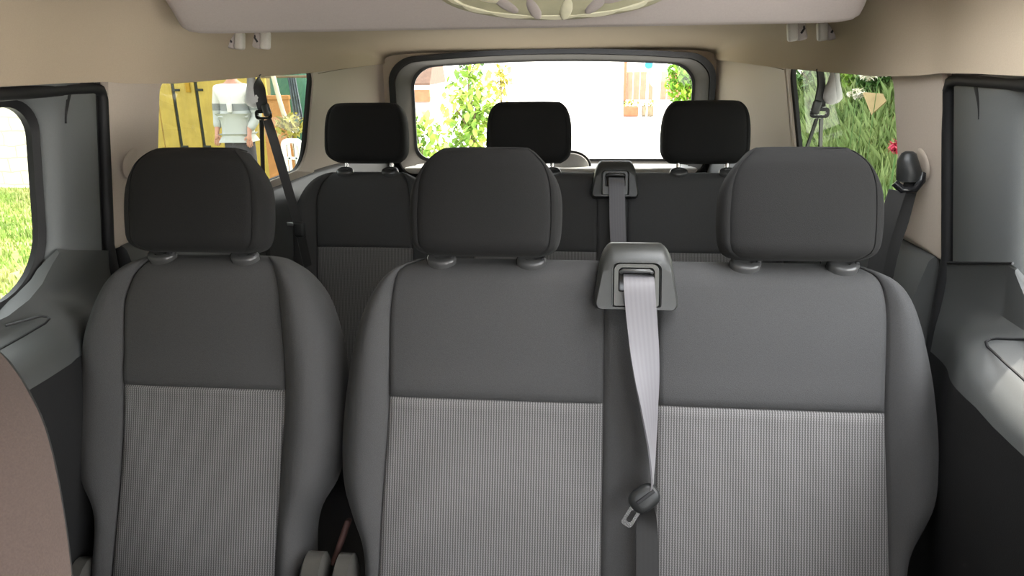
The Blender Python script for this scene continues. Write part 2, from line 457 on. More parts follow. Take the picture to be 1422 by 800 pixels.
def belt_housing(root, dY):
    P = Pad((.2535, TOPY+dY, TOPZ), LEAN); p = P.p
    def outline(k, w, top, hw_t=.058, hw_b=.0755):
        vb = .090
        pts = []
        loop = rrect(-1, 1, 0, 1, [.16, .16, .30, .30], 6)     # a, b with b=1 at the top
        for a, b2 in loop:
            v = vb-(vb-top)*b2; hw = hw_b+(hw_t-hw_b)*b2
            pts.append((a*hw*k, v, w))
        return pts
    shell = MB(); rings = []
    for w, k, top in ((-.125, .90, -.02), (-.115, .97, -.028), (.0, 1.0, -.030), (.02, 1.0, -.026), (.036, .985, -.016), (.044, .955, -.004), (.047, .92, .004)):
        rings.append([p(*q) for q in outline(k, w, top)])
    n = len(rings[0])
    # front opening: a rounded U cut, then the walls of the recess
    hole = rrect(-.040, .040, .010, .086, [.004, .004, .012, .012], 6)
    def hl(w, k=1.0): return [p(a*k, .096-b2, w) for a, b2 in hole]
    rings.append(hl(.0475, 1.12)); rings.append(hl(.0478, 1.06)); rings.append(hl(.044, 1.03)); rings.append(hl(.0435, 1.0)); rings.append(hl(.012, .92))
    shell.loft(rings, True, True, True)
    h = obj('belt_housing', shell, 'plast2', root, sharp=35)
    # inner bezel: a thin U with a flap below
    b = MB(); inn = rrect(-.031, .031, .036, .078, [.004, .004, .008, .008], 6); out = rrect(-.038, .038, .012, .084, [.003, .003, .011, .011], 6)
    fr = MB().plate([p(a, .096-b2, .046) for a, b2 in inn], [p(a, .096-b2, .046) for a, b2 in out], .018, -P.n)
    obj('bezel', fr, 'flap', h, sharp=35)
    bar = MB().tube([p(-.027, .026, .040), p(-.022, .0235, .045), p(.022, .0235, .045), p(.027, .026, .040)], .0036, 10)
    obj('slot_bar', bar, 'guide', h)
    pit = MB().box(p(0, .038, .022), (.062, .010, .046), .002, Matrix.Rotation(-R(LEAN), 3, 'X'))
    obj('slot_recess', pit, 'gloss', h)
    return h

def bench_seat():
    root = thing('passenger_bench', '', 'seat', (.25, .86, -H))
    P = Pad((0, TOPY, TOPZ), LEAN)
    lf = [(0, -.140), (.004, -.156), (.012, -.176), (.03, -.203), (.06, -.229), (.1, -.250), (.15, -.266), (.22, -.277), (.3, -.285), (.37, -.286), (.43, -.279), (.48, -.262), (.53, -.240), (.58, -.232), (VMAX, -.230)]
    rg = [(0, .640), (.004, .655), (.012, .674), (.03, .708), (.06, .733), (.1, .750), (.15, .763), (.22, .776), (.3, .784), (.36, .784), (.41, .778), (.45, .760), (.49, .738), (.53, .728), (VMAX, .726)]
    s1 = [(0, -.128), (.02, -.170), (.05, -.184), (.12, -.190), (.27, -.187), (.45, -.195), (VMAX, -.200)]
    s2 = [(0, .200), (.27, .202), (VMAX, .203)]
    s3 = [(0, .295), (.27, .296), (.55, .295), (VMAX, .292)]
    s4 = [(0, .630), (.02, .664), (.05, .678), (.1, .684), (.257, .681), (.41, .686), (VMAX, .694)]
    P.build(rows(VMAX, .258, .05), lf, rg, [s1, s2, s3, s4], .105, .05, 0, knit=.258)
    seat_parts(root, P, {'upper_panel#1': lambda z, v: z == 'C0' and v < .258, 'knit_panel#1': lambda z, v: z == 'C0' and v > .258,
                         'centre_strip': lambda z, v: z == 'C1',
                         'upper_panel#2': lambda z, v: z == 'C2' and v < .258, 'knit_panel#2': lambda z, v: z == 'C2' and v > .258})
    belt_housing(root, 0)
    cushion_and_base(root, -.26, .755, 0)
    return root

ROW = 1.03
s_mid = single_seat(); b_mid = bench_seat()
s_rear = copy_tree(s_mid); s_rear.location.y += ROW
b_rear = copy_tree(b_mid); b_rear.location.y += ROW
for o, n in ((s_mid, 'single dark grey seat with ribbed grey centre, nearest row on the left'), (s_rear, 'single dark grey seat in the rearmost row below the left side window'),
             (b_mid, 'wide two-place bench seat of the nearest row, with a belt slot in its top'), (b_rear, 'wide two-place bench seat of the rearmost row in front of the tailgate')):
    o['label'] = n
recliner(s_mid, -.314, .665, 0, .9); recliner(b_mid, -.258, .665, 0, .72); recliner(s_mid, -.765, .70, 0, .7)
st = MB().box(Pad((0, TOPY, TOPZ), LEAN).p(-.279, .535, -.03), (.010, .02, .09), .004, Matrix.Rotation(-R(LEAN), 3, 'X') @ Matrix.Rotation(R(18), 3, 'Y'))
obj('release_strap', st, 'redst', b_mid, 'reddish brown strap')
for root, us in ((s_mid, (-.560,)), (b_mid, (-.015, .530))):
    for u in us:
        h, P, t = headrest(root, u)
        off = .083
        posts(root, h, u, (u-off, u+off))
for root, us in ((s_rear, (-.545,)), (b_rear, (-.018, .527))):
    for u in us:
        h, P, t = headrest(root, u, True)
        posts(root, h, u, (u-.075, u+.075), ROW, -.29)

# front seat: only its shoulder reaches into the picture
fs = thing('front_seat', 'taupe front seat whose shoulder fills the bottom left corner', 'seat', (-.56, .15, -H))
PF = Pad((-.560, .50, -.185), 22)
half = [(0, .118), (.004, .132), (.012, .150), (.025, .174), (.045, .200), (.07, .222), (.11, .246), (.18, .268), (.28, .290), (.37, .315), (.43, .330), (.6, .345), (.72, .345)]
PF.build(rows(.72, None, .05), [(v, -x) for v, x in half], half, [[(0, -.10), (.1, -.15), (.72, -.16)], [(0, .10), (.1, .15), (.72, .16)]], .10, .05)
mb, uv = PF.part(lambda z, v: z == 'C0'); obj('backrest', mb, 'taupe', fs, uvs=uv, sharp=70)
for z0 in ('L', 'R'):
    mb, uv = PF.part(lambda z, v: z == z0); obj('side_bolster', mb, 'taupe', fs, uvs=uv, sharp=70)
mb, uv = PF.part(lambda z, v: z == 'back', True); obj('back_panel', mb, 'plast', fs, uvs=uv, sharp=60)
PH = Pad((-.560, .53, .0), 15); PH.build(rows(.18, None, .035, .03, .012), [(v, -x) for v, x in ((0, .09), (.04, .125), (.1, .135), (.18, .10))], [(0, .09), (.04, .125), (.1, .135), (.18, .10)], [[(0, -.08), (.1, -.118), (.18, -.09)], [(0, .08), (.1, .118), (.18, .09)]], .09, .035, .028, bulge=0, D=.034)
mb, uv = PH.part(lambda z, v: True, True); hq = obj('headrest', mb, 'taupe', fs, uvs=uv, sharp=60)
for u in (-.63, -.49): obj('post', MB().tube([(u, .53, -.15), (u, .535, -.22)], .007, 10), 'chrome', hq)
obj('seat_cushion', MB().box((-.560, .03, -.80), (.5, .46, .16), .05), 'taupe', fs)
obj('seat_frame', MB().box((-.560, .05, -.99), (.40, .42, .22), .02), 'black', fs)
obj('floor_rail', MB().box((-.560, .05, -1.15), (.34, .46, .10), .01), 'black', fs)

# ------------------------------------------------------------------ belts
def ribbon(pts, dirs, width, th=.0014):
    mb = MB(); uv = []; L0 = 0; rings = []
    pts = [Vector(p) for p in pts]; ws = width if isinstance(width, list) else [width]*len(pts)
    for i, p in enumerate(pts):
        t = (pts[min(i+1, len(pts)-1)]-pts[max(i-1, 0)]).normalized()
        d = Vector(dirs[i]); d = (d-t*d.dot(t)).normalized(); nn = t.cross(d)
        if i: L0 += (p-pts[i-1]).length
        h = ws[i]/2
        rings.append([p-d*h-nn*th, p+nn*th*.2-d*h*.3-nn*th, p+d*h*.3-nn*th, p+d*h-nn*th, p+d*h+nn*th, p+d*h*.3+nn*th, p-d*h*.3+nn*th, p-d*h+nn*th])
        for x in (-h, -h*.3, h*.3, h, h, h*.3, -h*.3, -h): uv.append((x, L0))
    mb.loft(rings); return mb, uv
def interp(keys, n):
    # keys: (point, dir); Catmull-Rom through them
    out_p, out_d = [], []
    K = [Vector(k[0]) for k in keys]; D = [Vector(k[1]).normalized() for k in keys]
    for i in range(len(K)-1):
        p0, p1, p2, p3 = K[max(i-1, 0)], K[i], K[i+1], K[min(i+2, len(K)-1)]
        for j in range(n):
            s = j/n
            out_p.append(.5*((2*p1)+(p2-p0)*s+(2*p0-5*p1+4*p2-p3)*s*s+(3*p1-p0-3*p2+p3)*s**3)); out_d.append(D[i].lerp(D[i+1], s))
    return out_p+[K[-1]], out_d+[D[-1]]
def centre_belt(dY, label, full=True):
    P = Pad((0, TOPY+dY, TOPZ), LEAN); p = P.p
    root = thing('seat_belt', label, 'seat belt', p(.255, .10, .05), 'centre seat belts')
    X = Vector((1, 0, 0))
    tw = (X*.35+P.n*.9).normalized()
    if full:
        keys = [(p(.258, .030, .030), X), (p(.2575, .045, .052), X), (p(.2600, .08, .056), X), (p(.2685, .16, .050), X*.95-P.n*.3), (p(.278, .25, .046), X*.66-P.n*.75), (p(.284, .32, .044), X*.36-P.n*.93), (p(.2860, .375, .044), X*.14-P.n*.99), (p(.284, .400, .044), X*.15-P.n*.98)]
        pts, ds = interp(keys, 8); ws = [.052]*len(pts)
        for i in range(len(ws)):
            f = i/len(ws)
            if f > .5: ws[i] = .052-(f-.5)*.036
        mb, uv = ribbon(pts, ds, ws); obj('webbing', mb, 'web', root, uvs=uv)
        keys = [(p(.279, .405, .040), X*.3+P.n*.9), (p(.278, .43, .036), X*.8+P.n*.5), (p(.279, .47, .034), X), (p(.281, .55, .034), X), (p(.282, .64, .04), X)]
        pts, ds = interp(keys, 6)
        mb, uv = ribbon(pts, ds, [.030+.012*i/len(pts) for i in range(len(pts))]); obj('webbing', mb, 'webd', root, uvs=uv, label='dark lower length of webbing')
        t = MB(); c = p(.272, .408, .052); ang = R(-38)
        a1 = X*math.cos(ang)+P.dn*-math.sin(ang)*-1; a1.normalize(); a2 = a1.cross(P.n)
        rings = []
        for w, k in ((-.010, .75), (-.006, .95), (0, 1), (.005, .96), (.009, .78), (.010, .45)):
            rings.append([c+P.n*w+a1*(.027*k*math.copysign(abs(math.cos(a*2*PI/32))**.75, math.cos(a*2*PI/32)))+a2*(.021*k*math.copysign(abs(math.sin(a*2*PI/32))**.75, math.sin(a*2*PI/32))) for a in range(32)])
        t.loft(rings); tg = obj('tongue', t, 'plast', root)
        slot = MB().box(c+P.n*.0098+a1*.004-a2*.003, (.036, .004, .006), .001, Matrix((a1, -P.n, a2)).transposed()); obj('belt_slot', slot, 'black', tg)
        # steel latch loop: a long rounded ring
        la = (P.dn*.86-X*.5).normalized(); lb = la.cross(P.n).normalized(); lc = c+la*.020-X*.004
        inn = [lc+la*(a)+lb*b2+P.n*.002 for a, b2 in rrect(.004, .026, -.0045, .0045, .0042, 5)]
        out = [lc+la*(a)+lb*b2+P.n*.002 for a, b2 in rrect(-.008, .034, -.010, .010, .006, 5)]
        obj('latch', MB().plate(inn, out, .003, -P.n), 'chrome', tg, 'chrome latch loop', sharp=30)
        st = MB().ball(p(.279, .424, .047), .0022, 10, 8); obj('stop_button', st, 'ltgrey', root, 'small white stop button')
    else:
        keys = [(p(.258, .030, .030), X), (p(.2575, .045, .052), X), (p(.2590, .08, .056), X), (p(.262, .16, .050), X), (p(.267, .25, .046), X), (p(.272, .36, .046), X*.8-P.n*.5), (p(.276, .44, .05), X*.4-P.n*.9)]
        pts, ds = interp(keys, 8); mb, uv = ribbon(pts, ds, .048); obj('webbing', mb, 'web', root, uvs=uv)
    return root
centre_belt(0, 'grey seat belt hanging down the middle of the nearest bench to a chrome latch')
centre_belt(ROW, 'grey seat belt hanging from the slot in the rearmost bench top', False)

def side_belt(s, label, strands, ring, top, kind):
    """belt on a side wall; s=-1 left, 1 right"""
    root = thing('side_seat_belt', label, 'seat belt', ring, 'side seat belts')
    X = Vector((1, 0, 0)); Y = Vector((0, 1, 0)); r = Vector(ring); t = Vector(top)
    if kind == 'roof':
        keys = [(t, Y*.8+X*.6*s), (t.lerp(r, .4)+Vector((.004*s, 0, 0)), Y*.7+X*.7), (t.lerp(r, .8), X+Y*.3), (r+Vector((0, 0, .012)), X)]
        pts, ds = interp(keys, 6); mb, uv = ribbon(pts, ds, [.036-.010*i/len(pts) for i in range(len(pts))], .0022); obj('upper_webbing', mb, 'webd', root, uvs=uv)
        cov = MB(); c0 = r+Vector((.030*s, .015, .045))
        rings = []
        for z, a, b2 in ((.055, .010, .012), (.03, .014, .016), (.0, .024, .020), (-.012, .026, .021), (-.022, .018, .016), (-.027, .006, .006)):
            rings.append([c0+Vector((a*math.cos(k*2*PI/20), b2*math.sin(k*2*PI/20), z)) for k in range(20)])
        cov.loft(rings); obj('anchor_cover', cov, 'ltgrey', root, 'pale grey anchor cover')
        gd = MB().box(r+Vector((-.010*s, 0, .012)), (.022, .014, .036), .006, Matrix.Rotation(R(12*s), 3, 'Y')); obj('belt_guide', gd, 'plast2', root)
        inn = [r+Vector((a, -.004, b2)) for a, b2 in rrect(-.016, .016, -.007, .003, .0045, 5)]
        out = [r+Vector((a, -.004, b2)) for a, b2 in rrect(-.023, .023, -.014, .012, .009, 5)]
        obj('anchor_ring', MB().plate(inn, out, .008, (0, 1, 0)), 'gloss', root, sharp=30)
    else:
        c0 = r; cov = MB(); rings = []
        for z, a, b2 in ((.030, .007, .007), (.026, .013, .012), (.012, .019, .017), (-.010, .023, .020), (-.026, .021, .018), (-.030, .010, .009)):
            rings.append([c0+Vector((a*math.cos(k*2*PI/24)+.006*s*(z < 0), b2*math.sin(k*2*PI/24), z+.006)) for k in range(24)])
        cov.loft(rings); obj('anchor_cover', cov, 'plast', root)
        pts = [r+Vector((-.023, -.012, -.022)), r+Vector((-.010, -.018, -.034)), r+Vector((.012, -.018, -.034)), r+Vector((.025, -.012, -.018)), r+Vector((.028, -.006, -.004))]
        obj('anchor_ring', MB().tube(pts, [.007, .008, .008, .008, .006], 10), 'gloss', root)
    for st in strands:
        keys = [(Vector(q), Vector(d)) for q, d in st['k']]
        pts, ds = interp(keys, 6); mb, uv = ribbon(pts, ds, st.get('w', .046)); obj('webbing', mb, st.get('m', 'webd'), root, uvs=uv)
    return root
# rear row, right: two strands fall behind the nearest right headrest
side_belt(1, 'black seat belt hanging in front of the right rear side window', [
    {'k': [((.742, 1.933, -.165), (.5, .85, 0)), ((.730, 1.94, -.23), (.5, .85, 0)), ((.712, 1.965, -.34), (.5, .85, 0)), ((.66, 2.05, -.60), (.4, .9, 0))], 'w': .030},
    {'k': [((.754, 1.937, -.165), (.5, .85, 0)), ((.759, 1.935, -.23), (.5, .85, 0)), ((.769, 1.925, -.34), (.5, .85, 0)), ((.80, 1.86, -.75), (.2, 1, 0))], 'w': .030}],
    (.748, 1.935, -.150), (.742, 1.955, -.046), 'roof')
side_belt(-1, 'black seat belt hanging beside the left rear side window over the single seat', [
    {'k': [((-.722, 1.972, -.165), (.6, .8, 0)), ((-.708, 1.972, -.23), (.9, .4, 0)), ((-.690, 1.978, -.34), (.9, .4, 0)), ((-.672, 1.990, -.47), (.8, .5, 0)), ((-.665, 2.01, -.60), (.6, .8, 0))], 'w': .026},
    {'k': [((-.738, 1.972, -.165), (.3, .95, 0)), ((-.748, 1.975, -.25), (.2, .98, 0)), ((-.758, 1.97, -.40), (.2, .98, 0)), ((-.765, 1.95, -.75), (.2, 1, 0))], 'w': .016}],
    (-.730, 1.97, -.150), (-.738, 1.990, -.046), 'roof')
side_belt(1, 'black seat belt on the right pillar beside the nearest bench headrest', [
    {'k': [((.757, 1.435, -.258), (.95, -.3, 0)), ((.750, 1.44, -.32), (.93, -.35, 0)), ((.744, 1.45, -.42), (.93, -.35, 0)), ((.745, 1.47, -.75), (.9, -.4, 0))], 'w': .030},
    {'k': [((.787, 1.45, -.245), (.9, -.42, 0)), ((.782, 1.455, -.32), (.9, -.42, 0)), ((.772, 1.46, -.42), (.9, -.42, 0)), ((.77, 1.48, -.75), (.9, -.42, 0))], 'w': .026}],
    (.775, 1.452, -.222), (.76, 1.42, -.2), 'pillar')
# buckle end at the left wall
bk = thing('belt_buckle', 'dark buckle end of the left rear belt beside the single seat', 'buckle', (-.668, 2.0, -.50))
obj('buckle_body', MB().box((-.668, 1.985, -.480), (.032, .022, .045), .007), 'plast', bk)
obj('latch', MB().box((-.690, 1.975, -.462), (.018, .003, .010), .001), 'steel', bk, 'steel latch')

# ------------------------------------------------------------------ cabin shell
def profile(Y):
    xb = lerp_table([(-.6, .790), (1.40, .785), (1.47, .760), (1.56, .737), (2.3, .728), (2.95, .645)], Y)
    zb = lerp_table([(-.6, -.038), (1.38, -.040), (1.44, -.047), (1.55, -.052), (2.3, -.050), (2.95, -.030)], Y)
    zc = lerp_table([(-.6, .22), (1.45, .22), (1.7, .16), (2.1, .13), (2.5, .105), (2.8, .055), (2.95, .010)], Y)
    pw = lerp_table([(-.6, 3.2), (2.0, 3.2), (2.95, 5)], Y)
    pts = []
    for i in range(61):
        s = math.sin((i/60-.5)*PI)
        pts.append((xb*s, Y, zb+(zc-zb)*(1-abs(s)**pw)**(1/pw)))
    return pts
ce = MB(); ce.loft([profile(Y) for Y in [-.75, -.3, 0, .25, .5, .75, 1.0, 1.28, 1.40, 1.44, 1.5, 1.56, 1.7, 1.9, 2.1, 2.2, 2.3, 2.4, 2.5, 2.6, 2.7, 2.8, 2.88, 2.95]], closed=False)
RW = (.28, .74, .50, 1.28)                    # added unseen roof window that lights the right half: x and y limits
def in_rw(f):
    c = sum((ce.v[i] for i in f), Vector())/len(f); return RW[0] < c.x < RW[1] and RW[2] < c.y < RW[3]
ce.f = [f for f in ce.f if not in_rw(f)]
ceil = struct('ceiling', ce, 'beige', sharp=0, recalc=False)
tag(ceil, 'beige fabric roof lining curving down to the door tops', 'ceiling')
# overhead panel: a shallow padded slab under the roof, soft edges
def slab_face(f):                          # underside of the cross panel: from its rear lip (f=0) up and forward
    return Vector((0, 1.5-.11*f, .048+.112*f))
op = MB(); rings = []
for x, k in ((-.672, .55), (-.668, .75), (-.655, .9), (-.63, .98), (-.59, 1), (.59, 1), (.63, .98), (.655, .9), (.668, .75), (.672, .55)):
    ring = []; dz = (1-k)*.05
    for (y, z) in ((1.545, .19), (1.535, .075), (1.528, .058), (1.515, .0495), (1.500, .048), (1.492, .0535), (1.465, .083), (1.43, .118), (1.405, .142), (1.37, .165), (1.32, .20), (1.30, .26), (1.545, .26)):
        ring.append((x, y, z+dz if z < .2 else z))
    rings.append(ring)
op.loft(rings); obj('overhead_panel', op, 'module', ceil, 'grey overhead cross panel', sharp=0)

rk = MB()  # unseen outer shell, added to stop light leaking in above the windows
for sx in (-1, 1): rk.loft([[(sx*.92, y, -.05), (sx*.88, y, .20), (sx*.80, y, .27)] for y in (-1.15, 3.13)], closed=False)
for x0, x1, y0, y1 in ((-.80, RW[0], -1.15, 3.13), (RW[1], .80, -1.15, 3.13), (RW[0], RW[1], -1.15, RW[2]), (RW[0], RW[1], RW[3], 3.13)): rk.add([(x0, y0, .27), (x1, y0, .27), (x1, y1, .27), (x0, y1, .27)], [(0, 1, 2, 3)])
for a, b in (((RW[0], RW[2]), (RW[1], RW[2])), ((RW[1], RW[2]), (RW[1], RW[3])), ((RW[1], RW[3]), (RW[0], RW[3])), ((RW[0], RW[3]), (RW[0], RW[2]))): rk.add([(*a, .27), (*b, .27), (*b, .17), (*a, .17)], [(0, 1, 2, 3)])
rk.add([(-.92, 3.13, -.05), (-.92, 3.13, .27), (.92, 3.13, .27), (.92, 3.13, -.05), (.66, 3.13, .03), (-.66, 3.13, .03)], [(0, 1, 2, 3, 4, 5)]); obj('roof_light_shield', rk, 'module', ceil, sharp=0, recalc=False)
rg_ = MB(); rg_.add([(RW[0], RW[2], .265), (RW[1], RW[2], .265), (RW[1], RW[3], .265), (RW[0], RW[3], .265)], [(0, 1, 2, 3)]); w4 = struct('window_4', rg_, 'gl_clear', sharp=0); tag(w4, 'added unseen roof window letting light onto the right half of the cabin', 'window')
def side_plate(x0f, ydir, inner, outer, depth, s):
    return MB().plate([(s*x0f(y, z), y, z) for y, z in inner], [(s*x0f(y, z), y, z) for y, z in outer], depth, (s, 0, 0))
wy0, wy1, wz0, wz1 = 1.535, 2.34, -.365, -.030
def xs(y, z):
    return lerp_table([(1.40, .790), (1.56, .752), (2.45, .742), (2.60, .715)], y)+.2*max(0, min(.34, -z-.05))
def winloop(): return rrect(wy0, wy1, wz0, wz1, [.05, .085, .060, .045], 8)
def subdivided(loop, k=3): return loop
for s, nm, n in ((-1, 'left', 1), (1, 'right', 2)):
    wy1 = 2.425 if s < 0 else 2.275; yp = wy1+.035
    w = side_plate(xs, 1, winloop(), rect_like(1.412, yp+.03, -.392, -.012, 8), .022, s)
    wl = struct('wall_'+nm, w, 'pillar', sharp=30); tag(wl, 'pale plastic pillar trim around the %s rear side window' % nm, 'wall')
    # recess behind the belt anchor
    rc = MB(); cy, cz = 1.475, -.215
    rings = []
    for k, dx in ((1.0, .003), (.9, .0004), (.7, -.0003), (.3, -.0005)):
        rings.append([(s*(xs(cy, cz+.034*k*math.sin(a*2*PI/28))+dx), cy+.042*k*math.cos(a*2*PI/28), cz+.034*k*(math.sin(a*2*PI/28))) for a in range(28)])
    rc.loft(rings, True, False, True); obj('belt_opening_cover', rc, 'pillar', wl, sharp=50)
    # glass and black seal
    g = MB().plate([(s*(xs(y, z)+.022), y, z) for y, z in rrect(1.9, 1.92, -.2, -.19, .003, 8)], [(s*(xs(y, z)+.022), y, z) for y, z in rrect(wy0-.01, wy1+.01, wz0-.01, wz1+.01, [.05, .075, .050, .045], 8)], .004, (s, 0, 0))
    pane_pts = [(s*(xs(y, z)+.018), y, z) for y, z in rrect(wy0-.012, wy1+.012, wz0-.012, wz1+.012, [.05, .075, .050, .045], 8)]
    g = MB(); g.add(pane_pts, [tuple(range(len(pane_pts)))])
    wn = struct('window_%d' % n, g, 'gl_side', sharp=0); tag(wn, 'tinted %s rear side window' % nm, 'window')
    sl = MB(); a = rrect(wy0+.001, wy1-.012, wz0+.002, wz1-.004, [.05, .070, .048, .045], 8); b = rrect(wy0-.002, wy1+.006, wz0-.006, wz1+.006, [.05, .075, .050, .045], 8)
    sl.plate([(s*(xs(y, z)+.010), y, z) for y, z in a], [(s*(xs(y, z)+.004), y, z) for y, z in b], .010, (s, 0, 0)); obj('window_seal', sl, 'black', wn, sharp=40)
    # rear corner pillar
    rp = MB(); rings = []
    for z in (-.40, -.36, -.30, -.24, -.18, -.12, -.08, -.05, -.01, .03):
        ring = []
        for q in range(13):
            f = q/12; y = yp+(2.96-yp)*f
            x0 = .744+.2*max(0, min(.34, -z-.05)); x1 = .652; x = x0-(x0-x1)*(f**1.5)
            x += .012*math.sin(PI*f)
            ring.append((s*x, y, z))
        rings.append(ring)
    rp.loft(rings, closed=False); tr = struct('trim_%d' % (n+2), rp, 'pillar', sharp=0); tag(tr, 'pale %s rear corner pillar trim beside the tailgate' % nm, 'trim')
    lp = MB(); obj_l = [(s*(.744-.092*((i/10)**1.5)+.012*math.sin(PI*i/10)-.0012), yp+(2.96-yp)*i/10, lerp_table([(0, -.055), (1, -.030)], i/10)) for i in range(11)]
    lp.tube(obj_l, .0011, 6); obj('joint_line', lp, 'joint', tr)
    # lower dark side trim with a ledge
    lt = MB(); rings = []
    for y in (1.44, 1.50, 1.56, 1.7, 1.9, 2.1, 2.3, 2.44, 2.5, 2.6, 2.7, 2.8, 2.96):
        xb = xs(y, -.39) if y < 2.44 else xs(2.44, -.39)-(xs(2.44, -.39)-.652)*(((y-2.44)/.52)**1.5)
        ring = [(s*(xb+dx), y, z) for dx, z in ((.05, -.385), (.004, -.388), (-.004, -.392), (-.010, -.400), (-.022, -.45), (-.035, -.52), (-.042, -.60), (-.045, -.8), (-.02, -1.2), (.05, -1.2))]
        rings.append(ring)
    lt.loft(rings); t2 = struct('trim_%d' % n, lt, 'trimg', sharp=40); tag(t2, 'dark grey lower side trim under the %s rear side window' % nm, 'trim')

# sliding doors
def door(s, n, nm):
    root = None; YE = 1.25 if s < 0 else 1.165
    up = MB(); DY0, DY1 = -.05, 1.415
    def xd(y, z): return .797+.16*max(-.02, -z-.04)
    hole = rrect(.12, YE, -.425, -.068, [.10, .115, .06, .10], 8)
    # upper frame: rounded shoulders towards the glass
    rings = []
    out1 = rect_like(DY0, DY1, -.345, -.015, 8)
    L1 = [(y, z) for y, z in hole]
    def grow(d): return rrect(.12-d, YE+d, -.425-d, -.068+min(d, .030), [.10+d, .115+d, .06+d*.35, .10+d], 8)
    stations = [(hole, .050), (grow(.006), .028), (grow(.018), .010), (grow(.036), .004), (grow(.065), .000), (grow(.110), .000)]
    for lp, dx in stations: rings.append([(s*(xd(y, z)+dx), y, z) for y, z in lp])
    o2 = [(max(DY0, DY1-.034 if y > YE+.055 else y), max(-.56, min(-.022, z))) for y, z in grow(.135)]
    o3 = [(max(DY0, DY1-.014 if y > YE+.055 else y), max(-.56, min(-.022, z))) for y, z in grow(.160)]
    rings.append([(s*(xd(y, z)+.002), y, z) for y, z in o2]); rings.append([(s*(xd(y, z)+.016), y, z) for y, z in o3]); rings.append([(s*(xd(y, z)+.05), y+(.02 if y > 1.3 else 0), z) for y, z in o3])
    up.loft(rings, True, False, False)
    root = struct('door_%d' % n, up, 'dgrey', sharp=50)
    tag(root, 'dark plastic sliding door with window on the %s side' % nm, 'door')
    # crease in the pillar panel under the roof
    cr = MB(); rings = []
    for f in range(9):
        t = f/8; w = .007*(1-t)+.0006
        zc_ = -.058-.055*t; c = Vector((s*(xd(1.28, zc_)+.0005), 1.305-.014*math.sin(t*PI/2), zc_))
        rings.append([c+Vector((-s*.0015, 0, 0)), c+Vector((0, -w, 0)), c+Vector((s*.004, 0, 0)), c+Vector((0, w, 0))])
    cr.loft(rings); obj('panel_crease', cr, 'black', root)
    # lower panel, bulging into the cabin; the bulge dies out towards the rear edge
    def ztop(y):
        zl = -.3475-.28*(max(y, YE)-1.25)
        return min(zl, lerp_table([(-.02, -.30), (.0, -.345), (.015, -.362), (.045, -.395), (.08, -.415), (.13, -.428), (.2, -.430)], YE-y))
    lo = MB(); rings = []
    ys = [-.05, .2, .5, .7, .8, .88, .95, 1.0, 1.05, 1.085, 1.12, 1.145, 1.17, 1.19, 1.205, 1.22, 1.235, 1.25, 1.27, 1.29, 1.31, 1.34, 1.365, 1.385, 1.40]
    prof = [(.001, -.352), (.003, -.3555), (.001, -.360), (.004, -.425), (.020, -.436), (.050, -.443), (.075, -.449), (.090, -.459), (.099, -.478), (.103, -.52), (.104, -.60), (.100, -.68), (.090, -.8), (.075, -.95), (.06, -1.15)]
    for y in ys:
        b = 1 if y < 1.08 else max(0, 1-((y-1.08)/.30))
        b = b*b*(3-2*b)
        b = .10+.90*b
        zt = ztop(y); prof2 = [(dx, zt-(.0035, .0, .008, .02)[i] if i < 3 else min(z, zt-.012*(i-1))) for i, (dx, z) in enumerate(prof)]; gk = 1 if y < YE-.03 else max(0, 1-(y-YE+.03)/.04); prof2[0] = (.001-.040*gk, zt); prof2[1] = (.003-.025*gk, zt-.0035); prof2[2] = (.001-.006*gk, zt-.008)
        ring = [(s*(xd(y, max(z, -.45))-dx*b), y, z+(1-b)*(-.06 if dx > .01 else 0)*min(1, dx/.06)) for dx, z in prof2]
        ring += [(s*.90, y, -1.15), (s*.90, y, min(zt, -.45))]
        rings.append(ring)
    lo.loft([r[:10] for r in rings], closed=False); obj('ledge', lo, 'ledge', root, sharp=35)
    lc_ = MB(); lc_.loft([r[9:] for r in rings], closed=False); obj('lower_panel', lc_, 'dlow', root, 'black lower door lining', sharp=35)
    ln = MB().tube([(s*(xd(0, ztop(y))-.001), y, ztop(y)-.0005) for y in (YE+.01, 1.26, 1.29, 1.32, 1.36, 1.395)], .0022, 6); obj('joint_line', ln, 'black', root)
    # pocket lid outline lying on the ledge
    def ledge(y, k):
        b = 1 if y < 1.08 else max(0, 1-((y-1.08)/.30)); b = b*b*(3-2*b); b = .10+.90*b
        dx = lerp_table([(0, .004), (1, .078)], k); z = lerp_table([(.004, -.425), (.020, -.436), (.050, -.443), (.075, -.449), (.090, -.459)], dx)
        z = min(z, ztop(y)-.02); return Vector((s*(xd(y, max(z, -.45))-dx*b-.0005), y, z+(1-b)*-.06*min(1, dx/.06)+.0012))
    pl = MB(); path = [ledge(1.10, .0), ledge(1.125, .25), ledge(1.145, .5), ledge(1.15, .62), ledge(1.145, .74), ledge(1.12, .84), ledge(1.05, .92), ledge(.95, 1.0), ledge(.8, 1.0), ledge(.4, 1.0)]
    pl.tube(path, .0022, 6); obj('pocket_lid_edge', pl, 'black', root)
    # glass, its seal, and the black rubber at the rear edge
    pts = [(s*(xd(y, z)+.045), y, z) for y, z in rrect(.10, YE+.018, -.443, -.050, [.10, .115, .06, .10], 8)]
    g = MB(); g.add(pts, [tuple(range(len(pts)))]); obj('door_glass', g, 'gl_left' if s < 0 else 'gl_clear', root, sharp=0)
    sl = MB().plate([(s*(xd(y, z)+.034), y, z) for y, z in rrect(.128, YE-.007, -.418, -.076, [.10, .112, .058, .10], 8)], [(s*(xd(y, z)+.026), y, z) for y, z in rrect(.117, YE+.004, -.429, -.064, [.10, .117, .062, .10], 8)], .012, (s, 0, 0)); obj('glass_seal', sl, 'black', root)
